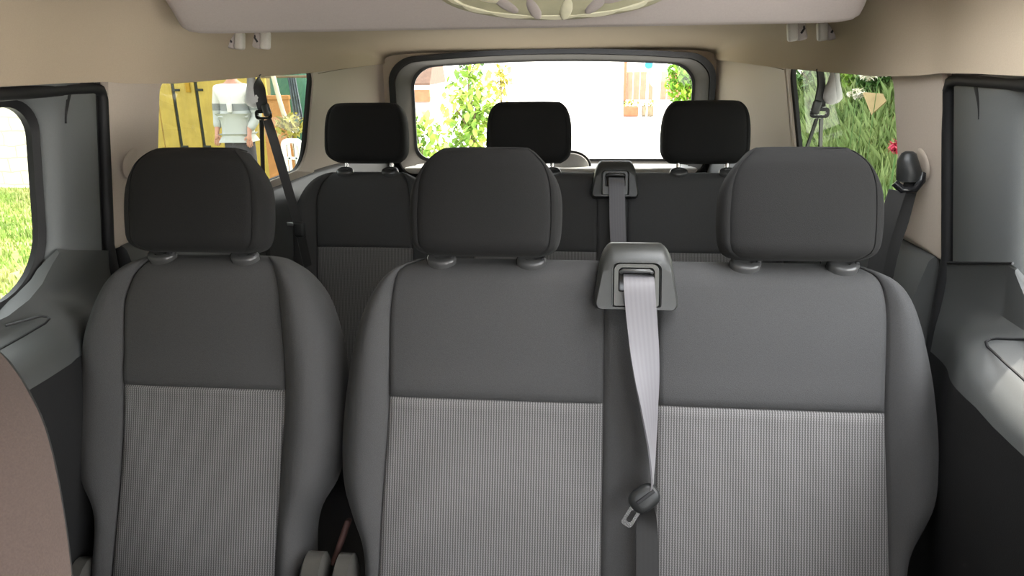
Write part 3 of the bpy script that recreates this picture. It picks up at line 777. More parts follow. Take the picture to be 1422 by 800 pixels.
    rb = MB().tube([(s*(xd(0, z)+.008), y, z) for y, z in ((-.05, -.052), (1.30, -.052), (1.375, -.052), (1.402, -.058), (1.412, -.075), (1.412, -.20), (1.412, -.38))]+[(s*.860, 1.412, -.55), (s*.855, 1.412, -.8), (s*.85, 1.412, -1.15)], .012, 10); obj('door_seal', rb, 'black', root)
    bl = MB(); bl.loft([[(s*(xd(0, max(z, -.42))+a), y, z) for a, y in ((.012, 1.385), (.012, 1.46), (.07, 1.46), (.07, 1.385))] for z in (-.03, -.2, -.42, -.8, -1.18)]); obj('door_post', bl, 'black', root)
    return root
door(-1, 1, 'left'); door(1, 2, 'right')

# tailgate: window frame, glass, lower lining
tg = MB(); N_ = 8
def tl(x0, x1, z0, z1, r, y, arch=0.):
    base = rrect(x0, x1, z0, z1, r, N_); out = []; loop = []
    for k in range(4):
        seg = base[k*(N_+1):(k+1)*(N_+1)]; nxt = base[((k+1)*(N_+1)) % len(base)]; loop += seg
        loop += [(seg[-1][0]+(nxt[0]-seg[-1][0])*q/10, seg[-1][1]+(nxt[1]-seg[-1][1])*q/10) for q in range(1, 10)]
    for a, b2 in loop:
        if b2 > (z0+z1)/2: b2 -= arch*(a/x1)**2*(b2-(z0+z1)/2)/((z1-z0)/2)
        out.append((a+.012, y, b2))
    return out
rad = [.06, .06, .09, .09]
tg.loft([tl(-.650, .650, -.50, .020, [.06, .06, .10, .10], 3.10, .03), tl(-.640, .640, -.49, .018, [.06, .06, .10, .10], 2.94, .03), tl(-.634, .634, -.485, .013, [.06, .06, .098, .098], 2.93, .03), tl(-.615, .615, -.468, -.003, [.06, .06, .09, .09], 2.935, .03),
         tl(-.605, .605, -.458, -.008, [.06, .06, .085, .085], 2.955, .03), tl(-.583, .583, -.436, -.022, rad, 3.05, .022), tl(-.578, .578, -.431, -.026, rad, 3.06, .022), tl(-.578, .578, -.431, -.026, rad, 3.10, .022)], True, False, False)
w3 = struct('window_3', tg, 'tailin', sharp=35); tag(w3, 'dark framed tailgate window at the back of the van', 'window')
hd = MB().plate(tl(-.625, .625, -.475, .008, [.06, .06, .09, .09], 2.952, .03), tl(-.80, .80, -.56, .14, [.01, .01, .01, .01], 2.952, 0), .01, (0, 1, 0)); obj('header_lining', hd, 'beige', ceil)
eg = MB().plate(tl(-.618, .618, -.470, -.001, [.06, .06, .09, .09], 2.928, .03), tl(-.640, .640, -.490, .018, [.06, .06, .10, .10], 2.928, .03), .01, (0, 1, 0)); obj('frame_edge', eg, 'gloss', w3)
p3 = tl(-.595, .595, -.446, -.012, rad, 3.07, .022); g = MB(); g.add(p3, [tuple(range(len(p3)))]); obj('tailgate_glass', g, 'gl_rear', w3, sharp=0)
sl = MB().plate(tl(-.570, .570, -.423, -.031, rad, 3.062, .022), tl(-.581, .581, -.434, -.024, rad, 3.055, .022), .008, (0, 1, 0)); obj('window_seal', sl, 'black', w3)
wr = MB().box((0, 3.02, -.80), (1.35, .08, .72), .02); wr.box((0.0, 2.965, -.462), (1.22, .06, .04), .012)
w_r = struct('wall_rear', wr, 'ltgrey'); tag(w_r, 'pale inner lining of the tailgate below its window', 'wall')
# wiper motor cover at the bottom of the tailgate window
wc = thing('wiper_cover', 'pale domed wiper cover at the bottom of the tailgate window', 'cover', (.10, 2.98, -.44))
d = MB(); rings = []
for k, y in ((1, 3.02), (1, 2.985), (.93, 2.972), (.7, 2.965), (.2, 2.963)):
    rings.append([(.10+.078*k*math.cos(a*PI/20), y, -.445+.060*k*math.sin(a*PI/20)) for a in range(21)])
d.loft(rings); obj('dome', d, 'ltgrey', wc)
obj('rim', MB().tube([(.10+.080*math.cos(a*PI/20), 2.984, -.445+.062*math.sin(a*PI/20)) for a in range(21)], .0055, 8), 'black', wc, 'black rim')

wf = MB().box((0, -1.35, -.60), (1.72, .5, 1.20), .08); wf_ = struct('wall_front', wf, 'plast'); tag(wf_, 'unseen dark dashboard block, raised to close off windscreen light', 'wall')  # unseen; carried up to eye level to cut the windscreen light
for s, n in ((-1, 5), (1, 6)):  # unseen; closed at the left, kept low at the right, to steer light
    fw = MB().box((s*.87, -.56, -.80 if s < 0 else -1.10), (.07, 1.0, .80 if s < 0 else .16), .02); fw.box((s*.845, -.07, -.2), (.06, .10, .44), .02)
    if s < 0: fw.box((s*.87, -.56, -.18), (.06, 1.0, .52), .02)
    t_ = struct('trim_%d' % n, fw, 'plast'); tag(t_, 'unseen dark front door lining, shaped for the light, on the %s' % ('left' if s < 0 else 'right'), 'trim')
fl = MB().box((0, .75, -H-.025), (1.80, 4.8, .05), 0); f_ = struct('floor', fl, 'carpet'); tag(f_, 'dark carpeted cabin floor', 'floor')

# coat hooks in pairs at both roof edges
for s, nm in ((-1, 'left'), (1, 'right')):
    for i, (x, y) in enumerate(((.700, 1.81), (.634, 1.81))):
        if s > 0: wh = 'nearer the window' if i == 0 else 'nearer the middle'
        else: wh = 'nearer the window' if i == 0 else 'nearer the middle'
        r = thing('coat_hook', 'small pale folded hook at the %s roof edge, the one %s' % (nm, wh), 'hook', (s*x, y, .02), 'coat hooks')
        a = MB().box((s*(x-.006), y-.004, .040), (.022, .022, .042), .006, Matrix.Rotation(R(-8*s), 3, 'Y')); obj('hook_face', a, 'hook', r)
        b = MB().box((s*(x+.014), y+.002, .041), (.022, .026, .040), .006, Matrix.Rotation(R(-16*s), 3, 'Y')); obj('hook_base', b, 'module', r)
        b = MB().tube([(s*(x+.014), y-.006, .060), (s*(x+.018), y-.010, .046), (s*(x+.012), y-.010, .036)], .003, 8); obj('pivot', b, 'black', r)

# oval dome lamp under the overhead panel
lc = slab_face(.60); lx = .098
dS = Vector((0, -.11, .112)).normalized(); dN = Vector((0, -.112, -.11)).normalized()      # up the slope, and out of it
lm = thing('ceiling_lamp', 'cream oval ceiling lamp with pale scalloped edge at the top', 'lamp', (lx, lc.y, lc.z-.02))
def lp_(a, b2, w): return Vector((lx, 0, 0))+lc+Vector((a, 0, 0))+dS*b2+dN*w
d = MB(); rings = []
for k, z in ((1.0, -.004), (.99, .004), (.93, .009), (.75, .013), (.45, .016), (.1, .017)):
    rings.append([lp_(.222*k*math.cos(a*2*PI/64), .072*k*math.sin(a*2*PI/64), z) for a in range(64)])
d.loft(rings, True, False, True); obj('lens', d, 'lens', lm)
d = MB(); rings = []
for k in range(112):
    a = k*2*PI/112; sc = 1+.03*abs(math.sin(a*7)); w = .004+.006*abs(math.sin(a*7))
    def q_(dd, h): return lp_((.19*sc+dd)*math.cos(a), (.056*sc+dd)*math.sin(a), h)
    rings.append([q_(w, .008), q_(w*.5, .0135), q_(-w*.5, .0145), q_(-w, .010)])
rings.append(rings[0]); d.loft(rings, True, False, False); obj('scalloped_rim', d, 'lensrim', lm)
for k in range(12):
    a = k*2*PI/12+.2
    d = MB().ball(lp_(.12*math.cos(a), .034*math.sin(a), .0145), (.030, .012, .004), 12, 8, Matrix.Rotation(-.80, 3, 'X') @ Matrix.Rotation(a, 3, 'Z')); obj('lens_facet', d, 'lensrim' if k % 3 == 0 else 'module', lm)

# ------------------------------------------------------------------ outside
M_['conc'] = mat('pale_concrete', (.62, .60, .56), .9, .08, 3, .1)
M_['lawn'] = mat('lawn_soil', (.17, .21, .055), 1, .25, 6, two=(.30, .27, .11), tscale=2.2)
M_['blade'] = mat('grass_blades', (.20, .30, .055), .8, .35, 3, two=(.34, .36, .12), tscale=1.2)
M_['meadow'] = mat('meadow_grass', (.17, .26, .08), .8, .35, 4, two=(.28, .36, .13), tscale=1.5)
M_['stone'] = brick_mat('white_stone_blocks', (.72, .68, .58), (.60, .55, .46), (.42, .38, .30), 1.4, .42, .26)
M_['yellow'] = mat('yellow_paint', (.52, .37, .07), .55, .12, 5, .05)
M_['yellowd'] = mat('dark_yellow_paint', (.50, .28, .02), .55, .1, 8)
M_['dgap'] = mat('dark_gap_and_hinge', (.03, .035, .025), .8, .2, 60)
M_['skin'] = mat('skin', (.58, .30, .22), .55, .05, 40)
M_['hair'] = mat('dark_hair', (.05, .04, .03), .7, .2, 200)
M_['trou'] = mat('charcoal_trousers', (.085, .08, .095), .95, .1, 60)
M_['shoe'] = mat('black_shoes', (.03, .03, .03), .6, .1, 60)
M_['shirt'] = zband_mat('banded_sweatshirt', [(1.18, (.50, .52, .50)), (1.265, (.27, .28, .28)), (2, (.74, .72, .70))])
M_['pshirt'] = mat('white_chest_patch', (.74, .73, .70), .95, .04, 80)
M_['terra'] = mat('terracotta', (.42, .19, .06), .85, .1, 12)
M_['green'] = mat('green_plastic', (.03, .12, .07), .5, .1, 20)
M_['cloth'] = mat('grey_blue_cloth', (.13, .15, .19), .95, .15, 20)
M_['white'] = mat('white_metal', (.74, .76, .70), .5, .04, 20)
M_['hose'] = mat('pale_hose', (.62, .55, .42), .6, .08, 20)
M_['hedge'] = mat('added_hedge_leaves', (.050, .055, .040), .8, .3, 4)
M_['leafy'] = mat('yellow_green_leaves', (.42, .38, .08), .7, .3, 8)
M_['leaf'] = mat('green_leaves', (.18, .34, .04), .7, .35, 2, two=(.40, .48, .08), tscale=2)
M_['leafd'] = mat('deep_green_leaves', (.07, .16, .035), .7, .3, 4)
M_['lime'] = mat('lime_leaves', (.26, .44, .02), .7, .3, 3, two=(.12, .28, .02), tscale=3)
M_['bark'] = mat('bark', (.16, .11, .07), .95, .2, 20)
M_['red'] = mat('red_fence_paint', (.52, .16, .10), .7, .1, 6)
M_['brown'] = mat('brown_tiles', (.10, .055, .035), .8, .2, 10)
M_['rust'] = mat('rust_brick', (.32, .12, .06), .9, .15, 8)
M_['gwall'] = mat('grey_render', (.30, .29, .29), .9, .1, 4)
M_['wwall'] = mat('white_render', (.80, .79, .76), .9, .04, 3)
M_['blue'] = mat('blue_sign', (.02, .22, .48), .5, .05, 20)
M_['tan'] = mat('tan_stone', (.55, .40, .22), .85, .12, 9)
M_['petal'] = mat('crimson_petals', (.45, .02, .06), .6, .15, 40)
M_['blossom'] = mat('cream_blossom', (.75, .72, .62), .8, .08, 30)
M_['soil'] = mat('dry_soil', (.22, .17, .11), 1, .2, 10)
M_['bgrey'] = mat('beige_wall', (.50, .42, .24), .9, .1, 3)

gd = MB().box((0, 150, GZ-.05), (300, 500, .1)); g_ = struct('ground', gd, 'conc'); tag(g_, 'pale sunlit concrete yard around the van', 'ground')
# lawn at the left
lw = MB().box((-9.6, 5.6, GZ+.01), (13.2, 7.6, .06)); l_ = struct('lawn_bed', lw, 'lawn'); tag(l_, 'patchy lawn soil left of the van', 'ground')
def blades(n, area, h, zf, wid=.012, lean=.4, seed=1):
    rnd = random.Random(seed); mb = MB()
    for _ in range(n):
        x = rnd.uniform(area[0], area[1]); y = rnd.uniform(area[2], area[3]); z = zf(x, y)
        if z is None: continue
        a = rnd.uniform(0, 2*PI); hh = h*rnd.uniform(.5, 1.2); d = Vector((math.cos(a), math.sin(a), 0)); w = wid*rnd.uniform(.6, 1.3)
        e = Vector((math.cos(a+1.3), math.sin(a+1.3), 0))*hh*lean*rnd.uniform(0, 1)
        b = Vector((x, y, z))
        mb.add([b-d*w, b+d*w, b+e*.35+d*w*.7+Vector((0, 0, hh*.6)), b+e+Vector((0, 0, hh))], [(0, 1, 2), (0, 2, 3)])
    return mb
gb = blades(26000, (-9.5, -4.2, 2.4, 9.2), .07, lambda x, y: GZ+.035, .012, .5, 3)
o = obj('lawn_grass', gb, 'blade', sharp=0, recalc=False, kind='stuff'); tag(o, 'short patchy grass seen through the left door window', 'grass')
# stone wall beyond the lawn
sw = MB().box((-11.4, 9.7, GZ+1.3), (8.2, .35, 2.6), .02); o = obj('stone_wall', sw, 'stone'); tag(o, 'white stone block wall beyond the lawn, left door window', 'wall')

# yellow gate
gt = thing('yellow_gate', 'yellow sheet gate with dark vertical gaps behind the person', 'gate', (-3.5, 9.5, GZ))
xA = at(222, 150, 9.5).x; xB = at(244, 150, 9.5).x; xC = at(276, 150, 9.5).x; xD = at(372, 150, 9.5).x
for a, b in ((xA-1.2, xA-.02), (xA, xB-.025), (xB+.025, xC-.025), (xC+.025, xD)):
    n = max(2, int((b-a)/.09)); mb = MB(); top = []
    for i in range(n*2+1):
        top.append((a+(b-a)*i/(n*2), 9.5-(.006 if i % 2 else 0), 0))
    r0 = [(x, y, GZ+.05) for x, y, _ in top]+[(b, 9.54, GZ+.05), (a, 9.54, GZ+.05)]; r1 = [(x, y, GZ+2.3) for x, y, _ in top]+[(b, 9.54, GZ+2.3), (a, 9.54, GZ+2.3)]
    mb.loft([r0, r1]); obj('gate_board', mb, 'yellow', gt, sharp=10)
for x in (xB, xC):
    obj('gap_strip', MB().box((x, 9.53, GZ+1.15), (.05, .03, 2.25), .004), 'dgap', gt, 'dark strip')  # dark strip filling the gap between two boards
    for z in (.6, 1.35, 2.0): obj('hinge', MB().box((x+.05, 9.49, GZ+z), (.10, .02, .03), .005), 'dgap', gt)
obj('vertical_bar', MB().box((at(260, 125, 9.45).x, 9.47, GZ+1.62), (.055, .03, .60), .008), 'yellowd', gt, 'orange yellow bar')

bw = MB().box(((at(350, 150, 10.6).x+at(436, 150, 10.6).x)/2, 10.6, GZ+1.4), (at(436, 150, 10.6).x-at(350, 150, 10.6).x, .2, 2.8), .02); o = obj('house_wall', bw, 'bgrey'); tag(o, 'yellowish house wall behind the garden clutter', 'wall')

# things leaning in the garden beside the person
q = at(389, 112, 7.6)
gc = thing('water_barrel', 'dark green container behind the pale hose, top of the left rear side window', 'container', (q.x, 7.6, GZ))
mb = MB(); rings = []
for z, r in ((0, .20), (.02, .22), (.5, .24), (.52, .25), (.55, .24), (1.2, .23), (1.24, .24), (1.62, .22), (1.66, .20)):
    rings.append([(q.x+r*math.cos(a*2*PI/20), 7.9+r*math.sin(a*2*PI/20), GZ+z) for a in range(20)])
mb.loft(rings); obj('drum', mb, 'green', gc); mb = MB(); mb.loft([[(q.x+r*math.cos(a*2*PI/20), 7.9+r*math.sin(a*2*PI/20), GZ+z) for a in range(20)] for r, z in ((.235, 1.63), (.24, 1.67), (.2, 1.69))]); obj('lid', mb, 'green', gc)
a0, a1 = at(371, 205, 7.0), at(401, 135, 7.0)
tb = thing('wooden_board', 'orange brown board standing below the green container', 'board', ((a0.x+a1.x)/2, 7.0, GZ))
obj('panel', MB().box(((a0.x+a1.x)/2, 7.0, (GZ+a1.z)/2+.0), (a1.x-a0.x, .04, a1.z-GZ), .006), 'terra', tb)
obj('top_rail', MB().box(((a0.x+a1.x)/2, 6.985, a1.z), (a1.x-a0.x+.03, .05, .04), .006), 'terra', tb)
hs = MB().tube([at(374, 92, 6.6), at(380, 108, 6.6), at(387, 135, 6.6), at(394, 158, 6.6), at(401, 172, 6.6), at(410, 205, 6.6), at(416, 250, 6.6), Vector((at(418, 260, 6.6).x, 6.6, GZ+.02))], .022, 10)
o = obj('garden_hose', hs, 'hose'); tag(o, 'pale curved hose or pole in front of the brown board', 'hose')
# hanging cloth with folds
c0, c1 = at(399, 108, 7.1), at(419, 166, 7.1); mb = MB(); rings = []
for i in range(9):
    t = i/8; z = c0.z+(c1.z-c0.z)*t
    fr = [(c0.x+(c1.x-c0.x)*(j/20)*(.75+.25*t)+.02*t, 7.1+.02*math.sin(j*1.1+t*2)) for j in range(21)]
    rings.append([(x, y, z) for x, y in fr]+[(x, y+.012, z) for x, y in reversed(fr)])
mb.loft(rings); hk = thing('hanging_cloth', 'grey blue cloth hanging at the right of the left rear side window', 'cloth', ((c0.x+c1.x)/2, 7.1, c1.z)); obj('cloth_panel', mb, 'cloth', hk)
obj('hanging_rail', MB().tube([(c0.x-.3, 7.1, c0.z+.01), (c1.x+.35, 7.1, c0.z+.01)], .012, 8), 'bark', hk)
obj('rail_post', MB().tube([(c1.x+.33, 7.1, GZ), (c1.x+.33, 7.1, c0.z+.02)], .02, 8), 'bark', hk)
# foliage helper
def foliage(c, r, n, size, seed, flat=1.0):
    rnd = random.Random(seed); mb = MB()
    for _ in range(n):
        d = Vector((rnd.gauss(0, 1), rnd.gauss(0, 1), rnd.gauss(0, 1))).normalized()*(rnd.random()**.45)
        p = Vector((c[0]+d.x*r[0], c[1]+d.y*r[1], c[2]+d.z*r[2]))
        m = Matrix.Rotation(rnd.uniform(0, 6.3), 3, 'Z') @ Matrix.Rotation(rnd.uniform(-1.2, 1.2), 3, 'X')
        s = size*rnd.uniform(.6, 1.3)
        mb.add([p+m @ Vector(v)*s for v in ((0, -.6, 0), (.32, -.1, .08), (.22, .35, .04), (0, .7, -.05), (-.22, .35, .04), (-.32, -.1, .08))], [(0, 1, 2, 3, 4, 5)])
    return mb
def plant(name, label, cat, c, r, n, size, m, seed, trunk=.03, group=None, base=None):
    root = thing(name, label, cat, (c[0], c[1], GZ if base is None else base), group)
    obj('foliage', foliage(c, r, n, size, seed), m, root, sharp=0, recalc=False)
    b = GZ if base is None else base
    mb = MB().tube([(c[0], c[1], b), (c[0]+.02, c[1], (b+c[2])/2), (c[0], c[1], c[2]+r[2]*.4)], [trunk, trunk*.8, trunk*.4], 8)
    for k in range(4):
        a = k*PI/2+.4; mb.tube([(c[0], c[1], c[2]-r[2]*.4), (c[0]+math.cos(a)*r[0]*.6, c[1]+math.sin(a)*r[1]*.6, c[2]+r[2]*.2)], [trunk*.5, trunk*.2], 6)
    obj('stem', mb, 'bark', root); return root
p = at(404, 175, 6.3)
plant('garden_plant', 'yellow green plant above the white lattice chair', 'plant', (p.x, 6.3, p.z), (.16, .12, .12), 160, .06, 'leafy', 5, .012)
# white lattice chair
A = at(389, 193, 5.9); B = at(424, 250, 5.9); xa, xb_, zt = A.x, B.x, A.z; zs = (A.z+GZ)/2-.1
ch = thing('lattice_chair', 'white metal lattice chair at the lower right of the left rear side window', 'chair', ((xa+xb_)/2, 5.9, GZ))
mb = MB().plate([(x, 5.9, z) for x, z in rrect(xa+.035, xb_-.035, zs+.04, zt-.035, .05, 6)], [(x, 5.9, z) for x, z in rrect(xa, xb_, zs, zt, .05, 6)], .03, (0, 1, 0)); bf = obj('back_frame', mb, 'white', ch, sharp=30)
for i in (1, 2): obj('lattice_bar', MB().box((xa+(xb_-xa)*i/3, 5.915, (zs+zt)/2), (.022, .02, zt-zs-.03), .004), 'white', bf)
for i in (1, 2, 3): obj('lattice_bar', MB().box(((xa+xb_)/2, 5.915, zs+(zt-zs)*i/4), (xb_-xa-.03, .02, .022), .004), 'white', bf)
obj('seat', MB().box(((xa+xb_)/2, 5.68, zs), (xb_-xa, .45, .035), .012), 'white', ch)
for x in (xa+.025, xb_-.025):
    for y in (5.48, 5.9): obj('leg', MB().tube([(x, y, zs), (x, y, GZ)], .016, 8), 'white', ch)

# ------------------------------------------------------------------ person
def skin_obj(name, nodes, edges, m, parent, sub=2):
    me = bpy.data.meshes.new(name); me.from_pydata([n[0] for n in nodes], edges, [])
    o = bpy.data.objects.new(name, me); C.objects.link(o); o.parent = parent
    md = o.modifiers.new('skin', 'SKIN'); md.use_smooth_shade = True
    for i, n in enumerate(nodes):
        r = n[1]; r = (r, r) if isinstance(r, (int, float)) else r
        sv = me.skin_vertices[0].data[i]; sv.radius = r; sv.use_root = (i == 0)
    sb = o.modifiers.new('sub', 'SUBSURF'); sb.levels = sub; sb.render_levels = sub
    dg = bpy.context.evaluated_depsgraph_get(); ev = o.evaluated_get(dg)
    m2 = bpy.data.meshes.new_from_object(ev); o.modifiers.clear(); o.data = m2; m2.materials.clear()
    for pgon in m2.polygons: pgon.use_smooth = True
    m2.materials.append(M_[m]); return o
pc = at(327, 150, 8.0)
pe = thing('person', 'person in a white and grey sweatshirt and dark trousers standing by the yellow gate', 'person', (pc.x, 8.0, GZ))
nodes = [((0, 0, .95), (.135, .10)), ((0, 0, 1.10), (.14, .10)), ((0, 0, 1.28), (.155, .11)), ((0, .005, 1.42), (.12, .085)), ((0, .0, 1.50), .055), ((0, -.005, 1.56), .055), ((0, -.01, 1.63), (.072, .088)), ((0, -.005, 1.70), (.076, .092)), ((0, 0, 1.755), (.055, .065)),
         ((0, -.105, 1.625), .011), ((0, -.085, 1.575), .025)]
edges = [(i, i+1) for i in range(8)]+[(6, 9), (6, 10)]
def add(nd, par):
    nodes.append(nd); edges.append((par, len(nodes)-1)); return len(nodes)-1
for s in (-1, 1):
    a = add(((s*.16, 0, 1.41), .065), 3); b = add(((s*.205, .02, 1.26), .048), a); e = add(((s*.225, .03, 1.12), .042), b)
    wr_ = (s*.225, -.06, .955) if s < 0 else (s*.185, -.12, .945)
    f = add(((wr_[0], wr_[1]+.03, wr_[2]+.07), .034), e); w = add((wr_, .025), f)
    pm = Vector(wr_)+Vector((0, -.015, -.055)); pi_ = add((tuple(pm), (.034, .018)), w)
    for k, (dx, ln) in enumerate(((-.027, .062), (-.010, .074), (.009, .070), (.026, .056))):
        f1 = add(((pm.x+dx, pm.y-.006, pm.z-.035), .0095), pi_); f2 = add(((pm.x+dx*1.05, pm.y-.010, pm.z-.035-ln*.5), .0085), f1); add(((pm.x+dx*1.05, pm.y+.004, pm.z-.035-ln*.95), .0075), f2)
    t1 = add(((pm.x-s*.038, pm.y-.012, pm.z+.012), .010), pi_); add(((pm.x-s*.050, pm.y-.018, pm.z-.024), .0085), t1)
    l = add(((s*.09, 0, .86), .085), 0); k_ = add(((s*.10, -.01, .50), .058), l); cf = add(((s*.10, .015, .34), .055), k_); an = add(((s*.10, .02, .09), .038), cf); add(((s*.11, -.10, .045), .035), an)
    add(((s*.083, .0, 1.64), .014), 6)
skin_obj('body', nodes, edges, 'skin', pe)
n2 = [((0, 0, 1.00), (.185, .135)), ((0, 0, 1.12), (.175, .13)), ((0, 0, 1.28), (.18, .13)), ((0, .005, 1.42), (.145, .10)), ((0, 0, 1.485), (.075, .07)), ((0, 0, .935), (.18, .135))]
e2 = [(0, 1), (1, 2), (2, 3), (3, 4), (0, 5)]
for s in (-1, 1):
    i = len(n2); wr_ = (s*.225, -.05, .985) if s < 0 else (s*.187, -.11, .975)
    n2 += [((s*.165, 0, 1.405), .085), ((s*.212, .02, 1.26), .070), ((s*.230, .03, 1.12), .062), (((wr_[0]+s*.23)/2, (wr_[1]+.03)/2, 1.05), .055), (wr_, .042)]
    e2 += [(3, i), (i, i+1), (i+1, i+2), (i+2, i+3), (i+3, i+4)]
sh = skin_obj('sweatshirt', n2, e2, 'shirt', pe)
mb = MB().box((pc.x, 8.0-.142, GZ+1.222), (.055, .03, .10), .01); obj('chest_patch', mb, 'pshirt', sh)
n3 = [((0, 0, .96), (.155, .115)), ((0, 0, .88), (.15, .115))]; e3 = [(0, 1)]
for s in (-1, 1):
    i = len(n3); n3 += [((s*.09, 0, .78), .098), ((s*.10, -.01, .50), .080), ((s*.10, .01, .30), .074), ((s*.10, .02, .10), .066)]; e3 += [(1, i), (i, i+1), (i+1, i+2), (i+2, i+3)]
skin_obj('trousers', n3, e3, 'trou', pe)
for s in (-1, 1): obj('shoe', MB().ball((pc.x+s*.105, 8.0-.05, GZ+.045), (.052, .14, .047), 16, 10), 'shoe', pe)
hr = MB(); hr.ball((pc.x, 8.012, GZ+1.725), (.086, .098, .075), 16, 10); obj('hair', hr, 'hair', pe)
for s in (-1, 1): obj('eye', MB().ball((pc.x+s*.030, 8.0-.088, GZ+1.660), .010, 10, 8), 'shoe', pe)

# ------------------------------------------------------------------ seen through the tailgate window
g1 = at(572, 88, 22); g2 = at(597, 130, 22)
hb = thing('garage', 'dark roofed garage with rusty wall at the left of the tailgate window', 'building', (g1.x-1.5, 22, GZ))
obj('wall', MB().box((g2.x-2.2, 23, (g2.z+GZ)/2-.1), (4.4, 2, g2.z-GZ-.2), .02), 'gwall', hb)
obj('brick_band', MB().box((g2.x-2.2, 21.97, g2.z-.06), (4.42, .1, .35), .01), 'rust', hb)
rf = MB(); z0, z1 = at(597, 118, 22).z, at(597, 78, 22).z
rf.prism([(g2.x+.05, 21.8, z0), (g2.x+.05, 21.8, z0+.06), (g2.x+.05, 23.2, z1+.6), (g2.x+.05, 24.4, z0)], (-4.6, 0, 0)); obj('roof', rf, 'brown', hb)
p = at(586, 190, 9); plant('leafy_bush', 'sunlit bush in the lower left corner of the tailgate window', 'bush', (p.x-.05, 9, GZ+.55), (.42, .35, .62), 520, .11, 'leaf', 11, .02)
p = at(655, 165, 13); plant('climbing_tree', 'slender sunlit green tree left of the middle rear headrest', 'tree', (p.x, 13, GZ+.75), (.55, .45, .85), 620, .15, 'leaf', 12, .05)
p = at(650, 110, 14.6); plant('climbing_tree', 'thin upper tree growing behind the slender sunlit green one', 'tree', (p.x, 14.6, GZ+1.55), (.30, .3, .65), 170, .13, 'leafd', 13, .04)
p = at(695, 125, 15); plant('garden_shrub', 'pale yellow shrub just right of the slender green tree', 'shrub', (p.x, 15, GZ+1.15), (.26, .25, .55), 150, .12, 'leafy', 14, .03)
f0 = at(870, 104, 23.5); f1 = at(931, 155, 23.5)
fe = thing('red_fence', 'red fence on a low pale wall, right part of the tailgate window', 'fence', ((f0.x+f1.x)/2, 23.5, GZ))
obj('low_wall', MB().box(((f0.x+f1.x)/2+.6, 23.5, GZ+.17), (f1.x-f0.x+1.6, .25, .34), .02), 'wwall', fe)
n = 12
for i in range(n): obj('fence_board', MB().box((f0.x+(f1.x-f0.x+1.1)*(i+.5)/n, 23.45, GZ+.34+.42), ((f1.x-f0.x+1.1)/n-.02, .03, .84), .005), 'red', fe)
for x in (f0.x-.04, f1.x+.4): obj('fence_post', MB().box((x, 23.42, GZ+.75), (.09, .09, 1.5), .01), 'rust', fe)
p = at(913, 110, 21); wp = thing('lamp_post', 'white curved post standing in front of the red fence', 'post', (p.x, 21, GZ))
obj('pole', MB().tube([(p.x, 21, GZ), (p.x, 21, GZ+1.6), (p.x-.06, 21, GZ+2.0)], .07, 10), 'white', wp)
obj('curved_arm', MB().tube([(p.x-.02, 20.98, GZ+.75), (p.x-.16, 20.98, GZ+.95), (p.x-.16, 20.98, GZ+1.25), (p.x-.02, 20.98, GZ+1.5)], .045, 8), 'white', wp)
p = at(901, 90, 20.8); sg = thing('round_sign', 'small round blue sign beside the white curved post', 'sign', (p.x, 20.8, GZ))
mb = MB(); mb.loft([[(p.x+r*math.cos(a*2*PI/24), y, p.z+r*math.sin(a*2*PI/24)) for a in range(24)] for r, y in ((.10, 20.80), (.11, 20.79), (.11, 20.77), (.10, 20.76))]); obj('disc', mb, 'blue', sg)
obj('sign_post', MB().tube([(p.x, 20.82, GZ), (p.x, 20.82, p.z+.05)], .02, 8), 'white', sg)
p = at(950, 112, 17); plant('conifer', 'bright lime green conifer at the right end of the tailgate window', 'tree', (p.x+.05, 17, GZ+1.25), (.48, .45, .85), 1600, .11, 'lime', 21, .05)
for i, (px_, lab) in enumerate(((876, 'brown planter with shrubs below the red fence, left one'), (902, 'brown planter with shrubs below the red fence, right one'))):
    p = at(px_, 150, 21.5); r = thing('planter', lab, 'planter', (p.x, 21.5, GZ), 'planters below the fence')
    obj('box', MB().box((p.x, 21.5, GZ+.14), (.42, .3, .28), .03), 'soil' if i else 'rust', r); obj('foliage', foliage((p.x, 21.5, GZ+.36), (.26, .18, .14), 60, .09, 30+i), 'leafy', r, sharp=0, recalc=False)

# ------------------------------------------------------------------ grassy bank at the right
def bank(x, y):
    t = max(0, min(1, (x-2.0)/2.4)); t = t*t*(3-2*t)
    return GZ+1.75*t*max(0, min(1, (y-4.2)/1.6))+.08*math.sin(x*3+y*2)*t
mb = MB(); rings = []
for j in range(17):
    y = 3.4+j*.6; rings.append([(2.0+i*.35, y, bank(2.0+i*.35, y)) for i in range(31)])
mb.loft(rings, closed=False); o = struct('bank', mb, 'lawn', sharp=0); tag(o, 'grassy bank rising to the right of the van', 'ground')
gb = blades(30000, (2.05, 6.5, 4.0, 12.5), .26, lambda x, y: bank(x, y)-.02, .014, .7, 9)
o = obj('bank_grass', gb, 'meadow', sharp=0, recalc=False, kind='stuff'); tag(o, 'tall meadow grass on the bank, right rear side window', 'grass')
q = at(1216, 142, 7.2)
fs_ = MB(); pts = [at(1199, 128, 7.2), at(1226, 130, 7.2), at(1231, 140, 7.2), at(1211, 158, 7.2)]; fs_.prism(pts, (.02, .06, -.02))
o = obj('flagstone', fs_, 'tan'); tag(o, 'tan flat stone slab leaning in the grass, right rear side window', 'stone')
q = at(1243, 205, 4.6); fl_ = thing('red_flower', 'crimson flower at the right edge of the right rear side window', 'flower', (q.x, 4.6, bank(q.x, 4.6)))
obj('petals', foliage(q, (.035, .035, .045), 70, .035, 41), 'petal', fl_, sharp=0, recalc=False); obj('stem', MB().tube([(q.x, 4.6, min(bank(q.x, 4.6), q.z-.3)), (q.x+.01, 4.6, q.z)], .006, 6), 'leafd', fl_)
